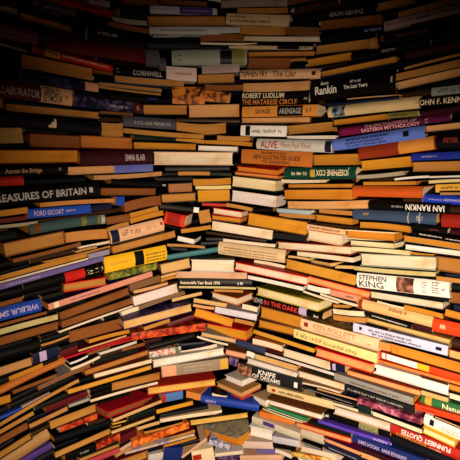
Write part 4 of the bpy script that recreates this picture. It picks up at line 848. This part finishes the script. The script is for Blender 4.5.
LABELS = r"""
black spine left of the blue glossy paperback at the top left
grey page edges in black covers above the mauve spine at the upper left edge
blue glossy paperback at the top left
short grey blue spine just below the long red spine at the top left
long red spine at the top left
lilac spine just above the long red spine at the top left
tan page edges in black covers below the blue glossy paperback at the top left
thin grey page edges below the mauve spine at the upper left edge
mauve spine at the upper left edge
dark maroon spine with no visible lettering
thick black spine below the mauve spine at the upper left edge
red spine with a yellow label
thick tan page block under the red spine with a yellow label
thick long navy and peach spine just above the maroon spine with a peach author label
maroon spine with a peach author label
grey page edges above the dark maroon spine with no visible lettering
navy spine left of the white and purple spine near the top centre
brown page edges above and left of the white and purple spine near the top centre
brown page edges left of the long shiny silver grey spine
black spine with faint pale letters at the upper left
thick short dark grey spine above the black spine with spaced grey capitals
black spine with spaced grey capitals
long tan page edges just below the black spine with spaced grey capitals
nearest thin long tan page edges below the black spine with spaced grey capitals
thin long tan page edges left of the smaller of two orange and black patterned spines
white and purple spine near the top centre
thin short white page edges above the white and purple spine near the top centre
long greyish pink page edges left of the dark brown spine with a small pale square
thick long tan page edges in brown covers just above the long shiny silver grey spine
beige spine with red and black lettering near the top
long shiny silver grey spine
thick tan page edges right of the long shiny silver grey spine
thick blackish navy spine just below the long shiny silver grey spine
thin grey page edges just below the long shiny silver grey spine
brown page edges just below the long shiny silver grey spine
thin cream page edges above the grey green spine with a black emblem
grey green spine with a black emblem
pinkish white spine at the upper centre
thick tan page edges above the smaller of two orange and black patterned spines
greyish pink spine just below the grey green spine with a black emblem
thick short dark grey spine just above the black spine with spaced grey capitals
peach spine with The and dark capitals
dark brown spine with a small pale square
tan page edges left of the dark brown spine with a small pale square
brown page edges just above the dark brown spine with a small pale square
brown page edges below the dark brown spine with a small pale square
long cream page edges above the peach spine with The and dark capitals
thin long beige spine with small lettering above the peach spine with The and dark capitals
long tan page edges in black covers above the peach spine with The and dark capitals
thick brown page edges just above the peach spine with The and dark capitals
thick ochre page edges in black covers below the black spine with bluish white lettering
long ochre page edges in navy covers below the black spine with bluish white lettering
thick long peach page edges just below the peach spine with The and dark capitals
black spine with upside down grey capitals near the top right
wide brown page block at the upper right
thick tan page edges above the long greyish pink spine at the top right
black spine with bluish white lettering
thick tan page edges in black covers just below the black spine with bluish white lettering
thick short tan page edges just below the black spine with bluish white lettering
long black spine with small lettering below the black spine with bluish white lettering
black spine with large white name and two small white lines
long greyish pink spine at the top right
long tan page edges just above the long greyish pink spine at the top right
thick black spine just below the long greyish pink spine at the top right
long dark maroon spine below the long greyish pink spine at the top right
thin tan page edges above the grey green spine at the right edge
long tan page edges above the grey green spine at the right edge
thick peach page edges just above the grey green spine at the right edge
thick tan page edges just below the maroon spine with a peach author label
tan page edges just above the navy spine with a small cream stepped emblem
navy spine with a small cream stepped emblem
thick dull ochre page edges just below the navy spine with a small cream stepped emblem
thick brown page edges just above the long ochre page block in maroon covers
orange brown page block with a maroon cover end
long ochre page block in maroon covers
black spine with small mixed case tan title
thick peach page edges just below the very dark maroon spine with short pale capitals
long black spine with small lettering below the black spine with spaced grey capitals
navy and mauve glossy spine with a maroon end
thick tan page edges in black covers just above the rounded slate grey spine
rounded slate grey spine
thick tan page edges left of the rounded slate grey spine
long tan page edges just below the rounded slate grey spine
long ochre page edges in black covers below the rounded slate grey spine
very dark maroon spine with short pale capitals
long cream page block with a pale top board
small blue and lilac glossy book
tan cover edge with a rounded right end
larger of two orange and black patterned spines
smaller of two orange and black patterned spines
wide peach page block at the upper centre
brown paperback with a bent V shaped cover
tan page edges below the wide peach page block at the upper centre
ochre page edges below the wide peach page block at the upper centre
thin ochre page edges below the brown paperback with a bent V shaped cover
white page edges below the brown paperback with a bent V shaped cover
black spine with CIRCLE in tan and cream capitals
orange tan spine with a black title panel
peach page edges just below the orange tan spine with a black title panel
thick tan page edges in black covers above the white spine with ALIVE in red
short white spine with a black speckled end
thin white page edges just above the white spine with ALIVE in red
white spine with ALIVE in red
orange brown spine with ILLUSTRATED GUIDE in dark capitals
thick ochre page edges just above the dark green spine with upside down cream letters
ochre page block under a bright red top cover
dark green spine with upside down cream letters
thin long navy spine above the plum spine with MYTHOLOGY in pink capitals
thin peach page edges above the plum spine with MYTHOLOGY in pink capitals
long cream spine with a blue picture at its left end
ochre page edges in black covers just above the plum spine with MYTHOLOGY in pink capitals
olive spine with small lettering just above the plum spine with MYTHOLOGY in pink capitals
plum spine with MYTHOLOGY in pink capitals
periwinkle blue spine with three lines of dark text
spine half red brown and half orange tan
thick bright ochre page edges just below the spine half red brown and half orange tan
black spine with cream capitals at the right edge
grey green spine at the right edge
peach page edges in black covers just above the black spine with dull red capitals
black spine with dull red capitals
dark maroon spine below the grey green spine at the right edge
royal blue spine with small lettering just below the black spine with dull red capitals
thick tan page edges in black covers above the yellow ochre spine at the right edge
short red spine at the left edge
big black spine with TREASURES in grey capitals
ochre page edges just below the big black spine with TREASURES in grey capitals
long orange tan page edges just above the bright blue spine with slanted lilac capitals
bright blue spine with slanted lilac capitals
navy spine left of the small bright blue book end
maroon page edges left of the bright blue spine with slanted lilac capitals
grey page edges left of the teal grey spine with olive bands
teal grey spine with olive bands
thick tan page edges in brown covers just below the teal grey spine with olive bands
long brown page edges above the long purple lilac spine on the left
thick orange tan page edges just below the teal grey spine with olive bands
thin long ochre page edges above the long purple lilac spine on the left
black spine with small lettering just below the tan cover edge with a rounded right end
brown page edges in black covers just above the small bright blue book end
small bright blue book end
thick brown page edges right of the small bright blue book end
ochre page edges right of the bright blue spine with slanted lilac capitals
ochre page edges above the mottled olive green cover
brown page edges below the small bright blue book end
tan page edges below the small bright blue book end
peach spine with brown writing and a navy end
tan page block under the peach spine with a navy end
thin cream page edges below the teal grey spine with olive bands
lilac grey spine just above the long purple lilac spine on the left
thin ochre page edges below the teal grey spine with olive bands
tan page edges right of the tan cover edge with a rounded right end
thick pinkish brown page edges in black covers above the red orange book turned corner outwards
tan page edges in dark brown covers above the red orange book turned corner outwards
ochre page edges above and left of the thick lilac white page block at the centre
yellowish cream page edges above and right of the red orange book turned corner outwards
thick ochre page block left of the cream and lilac stack
black book with an orange picture on top and white end
thick short tan page edges right of the red orange book turned corner outwards
red orange book turned corner outwards
white paged book turned corner outwards
thin tan page edges just below the white paged book turned corner outwards
teal spine just above the cream page block with a pale patterned top
upper thick cream block of the pale pair at the centre
thick lilac white page block at the centre
orange page edges in brown covers above the thick lilac white page block at the centre
thin red spine below and left of the thick lilac white page block at the centre
tan page edges just below the thick lilac white page block at the centre
cream page edges in bright red covers right of the red orange book turned corner outwards
orange ochre page edges in brown covers right of the red orange book turned corner outwards
thick cream page edges just below the long bright ochre page block at the centre
wide beige spine covered in fine brown writing
thin cream page edges just above the wide beige spine covered in fine brown writing
cream page edges just below the dark green spine with upside down cream letters
ochre page edges below the dark green spine with upside down cream letters
thick orange ochre page edges below the dark green spine with upside down cream letters
long peach page edges below the dark green spine with upside down cream letters
light blue spine above the long bright ochre page block at the centre
tan page edges just above the long bright ochre page block at the centre
ochre page edges in black covers left of the slate blue spine with faded pale bands
long bright ochre page block at the centre
peach spine with small lettering right of the long bright ochre page block at the centre
thick cream page edges right of the long bright ochre page block at the centre
cream page edges below the long bright ochre page block at the centre
grey page edges above the rust orange spine at the right
thin white page edges above the rust orange spine at the right
ochre page edges just above the rust orange spine at the right
rust orange spine at the right
black spine with bold white capitals upside down
slate blue spine with faded pale bands
ochre page edges in black covers just below the slate blue spine with faded pale bands
thick orange ochre page edges below the slate blue spine with faded pale bands
yellowish cream page edges in dark green covers below the rust orange spine at the right
second nearest yellowish cream page edges below the slate blue spine with faded pale bands
long ochre page edges below the dark red rounded spine at the right edge
long black spine with small lettering below the dark red rounded spine at the right edge
white page edges below the dark red rounded spine at the right edge
dark red rounded spine at the right edge
black spine with small lettering just below the slate blue spine with faded pale bands
royal blue spine at the right edge
yellow ochre spine at the right edge
thin yellowish cream page edges just above the yellow ochre spine at the right edge
thin white page edges above the yellow ochre spine at the right edge
thin tan page edges just below the yellow ochre spine at the right edge
long ochre page edges just above the long purple lilac spine on the left
thin long cream page edges just above the long purple lilac spine on the left
long purple lilac spine on the left
black and red spine with pale figures at its right end
tan page block in bright red covers on the left
long salmon spine with a purple top cover
thick black spine just below the long purple lilac spine on the left
brown page edges in black covers below the long purple lilac spine on the left
blue spine with upside down pale capitals at the left edge
thin brown page edges above the dark navy spine with a small pale mark
long olive cream page edges above the dark navy spine with a small pale mark
thick brown page edges above the dark navy spine with a small pale mark
thick brown page edges just below the long salmon spine with a purple top cover
brown page edges below the long salmon spine with a purple top cover
thin long cream page edges below the long salmon spine with a purple top cover
thick brown page edges in black covers above the thin crimson spine on the lower left
bright yellow spine with a black band
mottled olive green cover
dark brown page edges above the blunt pinkish white page block left of centre
thin peach page edges just above the blunt pinkish white page block left of centre
blunt pinkish white page block left of centre
thin dark brown page edges just below the blunt pinkish white page block left of centre
short cream page edges above the tan page block under a starry purple cover
tan page block under a starry purple cover
tan page edges just below the tan page block under a starry purple cover
maroon spine just above the orange red mottled rounded spine
orange red mottled rounded spine
ochre page edges above the thin crimson spine on the lower left
thin red spine just below the thin crimson spine on the lower left
thick light tan page edges left of the cream page block with a pale patterned top
cream page block with a pale patterned top
pinkish tan rounded edge above the black year book spine
black year book spine with small white title
thin long olive cream page edges below the cream page block with a pale patterned top
thin tan page edges just below the black year book spine with small white title
cream book turned corner outwards with an orange mark on top
short cream page edges just above the glossy lilac white magazine at the centre
light tan page edges above the tan page block under a starry purple cover
light tan page edges above the ochre page block with a red patterned cover
glossy lilac white magazine at the centre
thin peach page edges just above the ochre page block with a red patterned cover
ochre page block with a red patterned cover
ochre block with red top cover turned corner outwards
light tan page edges below the ochre page block with a red patterned cover
long ochre yellow page block right of centre
cream page edges above the black spine with IN THE DARK in red
light tan page edges just above the long ochre yellow page block right of centre
pale page block in red boards right of centre
white page edges below the wide beige spine covered in fine brown writing
peach page edges just below the long ochre yellow page block right of centre
white page edges below the long ochre yellow page block right of centre
salmon spine with small lettering below the long ochre yellow page block right of centre
nearest thin cream page edges below the long ochre yellow page block right of centre
black spine with IN THE DARK in red
cream page block under an olive yellow cover
thin cream page edges just above the cream page block under an olive yellow cover
thick ochre page edges just below the black spine with IN THE DARK in red
ochre page edges in brown covers below the black spine with IN THE DARK in red
thick peach spine with faint capitals and a red emblem
cream yellow spine under the thick peach spine
large cream page block above the white spine with a portrait
long olive cream page edges just above the big white spine with a brown portrait
big white spine with a brown portrait
greyish cream page edges just below the big white spine with a brown portrait
beige spine with a reddish left end
black spine with small lettering just below the beige spine with a reddish left end
light tan page edges just above the lilac spine with two lines of navy text
lilac spine with two lines of navy text
thick brown ochre page edges below the dark red rounded spine at the right edge
tan page edges right of the big white spine with a brown portrait
vermilion spine at the right edge
thick ochre page edges in black covers just above the vermilion spine at the right edge
short navy spine above the vermilion spine at the right edge
thick brown page edges in black covers above the vermilion spine at the right edge
thin tan page edges above the dark navy spine with a small pale mark
thick black spine left of the dark navy spine with a small pale mark
thick peach tan page edges left of the dark navy spine with a small pale mark
dark navy spine with a small pale mark
long orange brown rounded spine at the lower left
thin crimson spine on the lower left
short maroon spine just above the thin crimson spine on the lower left
thin light tan page edges just above the thin crimson spine on the lower left
brown page edges in black covers below the dark navy spine with a small pale mark
brown page edges below the dark navy spine with a small pale mark
thin cream page edges below the thin crimson spine on the lower left
thin short white page edges just below the thin crimson spine on the lower left
thick ochre page edges above and left of the purple spine at the bottom left
long tan page edges above the wide tan page block at the lower left
thin blue spine above the thick tan rounded spine at the bottom left
thin greyish pink spine below the dark navy spine with a small pale mark
maroon spine above the wide tan page block at the lower left
thin grey page edges above the wide tan page block at the lower left
yellow ochre page edges above the brown page block under a crimson cover
wide tan page block at the lower left
orange red patterned spine at the lower left
cream page edges in brown covers below the thin crimson spine on the lower left
brown ochre block in maroon covers at the lower left
thin pale grey page edges just below the thin crimson spine on the lower left
brown page edges below the orange red mottled rounded spine
thick brown ochre page edges above the brown page block under a crimson cover
thin long cream page edges above the brown page block under a crimson cover
brown page block under a crimson cover
light tan page edges just below the brown page block under a crimson cover
second nearest light tan page edges above the orange mottled glossy spine at the bottom
bright ochre page edges just below the small blue book with a red end
long cream page block under a red cover
white page block under a floral cover
floral red and white picture cover
cream page edges just above the white page block under a floral cover
taupe spine with a peach picture label
small blue book with a red end
thin cream page edges above the white page block under a floral cover
slate navy rounded spine at the lower centre
salmon page edges just below the slate navy rounded spine at the lower centre
short white page edges just below the slate navy rounded spine at the lower centre
short purple mottled spine above the small white paged book pointing its corner outwards
small white paged book pointing its corner outwards
peach paged book pointing its corner outwards
vermilion edged book under the peach paged corner book
short orange page edges just below the long cream page block under a red cover
cobalt blue rounded spine at the bottom centre
blackish navy spine below the small blue book with a red end
cream page edges just above the cream ochre page block at the bottom centre
cream ochre page block at the bottom centre
cream page edges just above the slate navy rounded spine at the lower centre
yellow ochre page edges just above the slate navy rounded spine at the lower centre
rounded cream page block above the black spine with DREAMS
lilac white page block just above the black spine with DREAMS
thin long pinkish white page edges above the black spine with DREAMS in white
cream page edges in brown covers right of the black spine with DREAMS in white
thin cream page edges right of the black spine with DREAMS in white
thin charcoal spine with small lettering below the long grey spine with dark marks
cream spine with black writing and a red dot
black spine with DREAMS in white
white page edges just above the cobalt blue rounded spine at the bottom centre
white page edges in brown covers above the orange spine at the bottom centre
thin bright green spine just above the orange spine at the bottom centre
orange spine at the bottom centre
second nearest thin cream page edges just above the orange spine at the bottom centre
peach page block in bright red covers at the lower right
short orange page edges just below the lilac spine with two lines of navy text
long ochre orange page block at the lower right
spine white on the left and vermilion on the right
thin long tan page edges just above the plain white spine with a small dark mark
plain white spine with a small dark mark
cream page edges in black covers just above the green spine with Natural in pale letters
short navy spine just above the long grey spine with dark marks
peach page edges just above the long grey spine with dark marks
long grey spine with dark marks
charcoal spine with pale ornament
thin peach page edges below the long grey spine with dark marks
plum pink mottled spine
thin black spine just above the big white page block at the lower right
short blackish teal spine just above the big white page block at the lower right
green spine with Natural in pale letters
vermilion spine under the green spine with Natural
thick brown page edges above the thick tan rounded spine at the bottom left
ochre brown page edges just above the thick tan rounded spine at the bottom left
thick tan rounded spine at the bottom left
purple spine at the bottom left
blackish navy spine just below the orange red patterned spine at the lower left
long ochre tan page block at the bottom left
black spine with small lettering below the orange red patterned spine at the lower left
orange red mottled spine above the pinkish red spine at the bottom left
tan page edges just above the pinkish red spine at the bottom left
pinkish red spine at the bottom left
thin yellow ochre page edges below the brown page block under a crimson cover
thin ochre page edges below the brown page block under a crimson cover
light tan page edges below the long cream page block under a red cover
thin tan page edges just above the orange mottled glossy spine at the bottom
orange mottled glossy spine at the bottom
lilac to yellow spine with a cream end
thin ochre page edges just below the lilac to yellow spine with a cream end
short maroon spine above the lilac to yellow spine with a cream end
short pinkish tan page edges just above the lilac to yellow spine with a cream end
thin short ochre page edges right of the pinkish red spine at the bottom left
short pale grey spine left of the navy blue cover at the bottom edge
navy blue cover at the bottom edge
broad orange ochre spine at the bottom centre
thin pinkish tan spine right of the navy blue cover at the bottom edge
cream cover with a red square at the bottom edge
blue and white patterned spine just below the broad orange ochre spine at the bottom centre
cream page edges below the broad orange ochre spine at the bottom centre
purple mottled spine below the broad orange ochre spine at the bottom centre
nearest thin cream page edges just above the orange spine at the bottom centre
greyish cream spine with a purple patch
thick white page edges just below the greyish cream spine with a purple patch
lilac white spine just below the greyish cream spine with a purple patch
pinkish white spine below the greyish cream spine with a purple patch
short purple lilac spine below the greyish cream spine with a purple patch
pinkish tan spine below the greyish cream spine with a purple patch
short white page edges below the greyish cream spine with a purple patch
yellow and red mottled cover at the bottom edge
peach page block under a bright red board at the bottom
rounded grey cream spine end at the bottom
peach page edges in plum covers below the thin violet spine along the lower right
navy spine with small lettering below the thin violet spine along the lower right
thin black spine just below the rounded grey cream spine end at the bottom
cream page edges in white covers below the rounded grey cream spine end at the bottom
big white page block at the lower right
black spine with an olive label
thin violet spine along the lower right
navy blue spine with pale serif writing at the bottom
white page edges below the rounded grey cream spine end at the bottom
cream page edges in black covers just below the plum pink mottled spine
peach page edges below the thin violet spine along the lower right
red spine with QUOTES upside down in white
plain blackish navy spine at the bottom right
white cover with a navy figure at the right edge
yellowish cream page edges just above the red spine with QUOTES upside down in white
thin peach page edges just below the vermilion spine under the green spine with Natural
""".strip().split('\n')  # on the red-block spine the black left stretch is painted cast shadow
def parse():
    out = []; ox = oy = 0; sc = 5.0; i = 0
    rc = random.Random(11)
    for ln in DATA.strip().split('\n'):
        if not ln or ln[0] == '#': continue
        if ln[0] == '@':
            ox, oy, sc = map(float, ln[1:].split(',')); continue
        w = ln.split(); e = dict(k=w[0], marks=[])
        xl, yl, xr, yr, t = map(float, w[1:6]); X = lambda v: ox + float(v) / sc
        e.update(xl=X(xl), yl=oy + yl/sc, xr=X(xr), yr=oy + yr/sc, t=t/sc, col=w[6], hs=1.0, raw=ln)
        spine = w[0] in 'Ss'
        e['cov'] = w[6] if spine else None; e['page'] = None if spine else w[6]
        for o in w[7:]:
            key, val = o.split('=', 1)
            if key == 'T':
                a = val.split('@'); e['marks'].append(('T', (a[0].replace('_', ' '), X(a[1]), X(a[2]), float(a[3]), float(a[4]), a[5], len(a) > 6)))
            elif key == 'Z':
                a = val.split('@'); e['marks'].append(('Z', (X(a[0]), X(a[1]), float(a[2]), float(a[3]), a[4])))
            elif key == 'B':
                a = val.split('@'); e['marks'].append(('B', (X(a[0]), X(a[1]), a[2], float(a[3]) if len(a) > 3 else .03, float(a[4]) if len(a) > 3 else .97)))
            elif key in ('cov', 'top'): e[key] = val
            elif key == 'page': e['page'] = val
            elif key in ('bow',): e[key] = float(val) / sc
            elif key in ('d', 'yaw', 'D', 'hs', 'fl', 'tip'): e[key] = float(val)
        r1 = rc.choice(['black', 'navy', 'maroon', 'darkgreen', 'darkbrown', 'charcoal', 'black', 'beige', 'grey'])
        r2 = rc.choice(['cream', 'tan', 'ochre', 'creamtan', 'cream'])
        if e['cov'] is None: e['cov'] = r1; e['rc'] = 1
        if e['page'] is None: e['page'] = r2
        e['marks'].sort(key=lambda q: 'BZT'.index(q[0]))
        if not e.get('fl'):
            e['label'] = LABELS[i] if i < len(LABELS) else 'book'; i += 1
        else: e['label'] = ''
        out.append(e)
    return out
BOOKS = parse()
rnd = random.Random(5)
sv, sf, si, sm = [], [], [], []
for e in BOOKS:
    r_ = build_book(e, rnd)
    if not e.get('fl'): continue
    # added filler books, mostly coloured dark to stand for shaded gaps: all one object
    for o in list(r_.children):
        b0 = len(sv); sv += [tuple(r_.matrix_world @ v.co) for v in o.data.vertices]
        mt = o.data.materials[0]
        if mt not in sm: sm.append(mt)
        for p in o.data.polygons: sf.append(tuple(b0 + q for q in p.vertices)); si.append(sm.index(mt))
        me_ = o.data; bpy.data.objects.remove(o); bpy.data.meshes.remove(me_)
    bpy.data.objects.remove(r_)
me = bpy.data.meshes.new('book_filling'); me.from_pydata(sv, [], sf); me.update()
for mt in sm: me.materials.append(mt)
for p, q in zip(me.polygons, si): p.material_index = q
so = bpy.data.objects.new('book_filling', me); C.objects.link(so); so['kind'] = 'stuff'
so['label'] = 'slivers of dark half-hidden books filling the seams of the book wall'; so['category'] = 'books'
bpy.data.objects.remove(fobj); bpy.data.curves.remove(fcurve)

# ------------------------------------------------------------------ the setting: added backing, coloured dark for the shade in the gaps between books; floor
def plain(name, hexc, rough=.9):
    m, nt, b = new_mat(name)
    n = nd(nt, 'ShaderNodeTexNoise', Scale=14.0, Detail=5.0); mx = nt.nodes.new('ShaderNodeMixRGB'); c = lin(hexc)
    mx.inputs[1].default_value = tuple(x*.7 for x in c[:3]) + (1,); mx.inputs[2].default_value = c
    nt.links.new(n.outputs['Fac'], mx.inputs[0]); nt.links.new(mx.outputs[0], b.inputs['Base Color']); b.inputs['Roughness'].default_value = rough
    b.inputs['Specular IOR Level'].default_value = .1
    return m
wm = plain('dark_gap_backing', '14100d'); fm = plain('dark_boards', '2a2019')  # backing colour kept near black to stand for shade between books
def structure(name, vs, fs, mat):
    me = bpy.data.meshes.new(name); me.from_pydata(vs, [], fs); me.update(); me.materials.append(mat)
    o = bpy.data.objects.new(name, me); C.objects.link(o); o['kind'] = 'structure'; return o
OFF = .235
xs = [X0 + i * .03 - 1.32 for i in range(89)]
vs = []; n = len(xs)
for o_ in (OFF, OFF + .1):
    for z in (0.0, 2.2):
        vs += [(x, wall_y(x, o_), z) for x in xs]
fs = []
for i in range(n - 1):
    fs += [(i, i+1, n+i+1, n+i), (2*n+i, 3*n+i, 3*n+i+1, 2*n+i+1), (n+i, n+i+1, 3*n+i+1, 3*n+i), (i, 2*n+i, 2*n+i+1, i+1)]
fs += [(0, n, 3*n, 2*n), (n-1, 3*n-1, 4*n-1, 2*n-1)]
structure('wall_back', vs, fs, wm)
structure('floor', [(-2.2, -1.2, -.05), (2.2, -1.2, -.05), (2.2, 2.3, -.05), (-2.2, 2.3, -.05), (-2.2, -1.2, 0), (2.2, -1.2, 0), (2.2, 2.3, 0), (-2.2, 2.3, 0)],
          [(3, 2, 1, 0), (4, 5, 6, 7), (0, 1, 5, 4), (1, 2, 6, 5), (2, 3, 7, 6), (3, 0, 4, 7)], fm)

# ------------------------------------------------------------------ light: one warm lamp low on the right of the photographer
def aim(o, target):
    dv = Vector(target) - o.location; o.rotation_euler = dv.to_track_quat('-Z', 'Y').to_euler()
ld = bpy.data.lights.new('lamp', 'SPOT'); lo = bpy.data.objects.new('lamp', ld); C.objects.link(lo)
lo.location = (.14, -.05, .72); aim(lo, hit(280, 375))
ld.energy = 162; ld.color = (1, .78, .57); ld.spot_size = math.radians(94); ld.spot_blend = 1.0; ld.shadow_soft_size = .025
w = bpy.data.worlds.new('room'); bpy.context.scene.world = w; w.use_nodes = True
bg = w.node_tree.nodes['Background']; bg.inputs[0].default_value = (1, .72, .45, 1); bg.inputs[1].default_value = .012
vsn = bpy.context.scene.view_settings
vsn.view_transform = 'Standard'; vsn.look = 'None'; vsn.gamma = 1.0; vsn.use_curve_mapping = False; vsn.exposure = 0.0
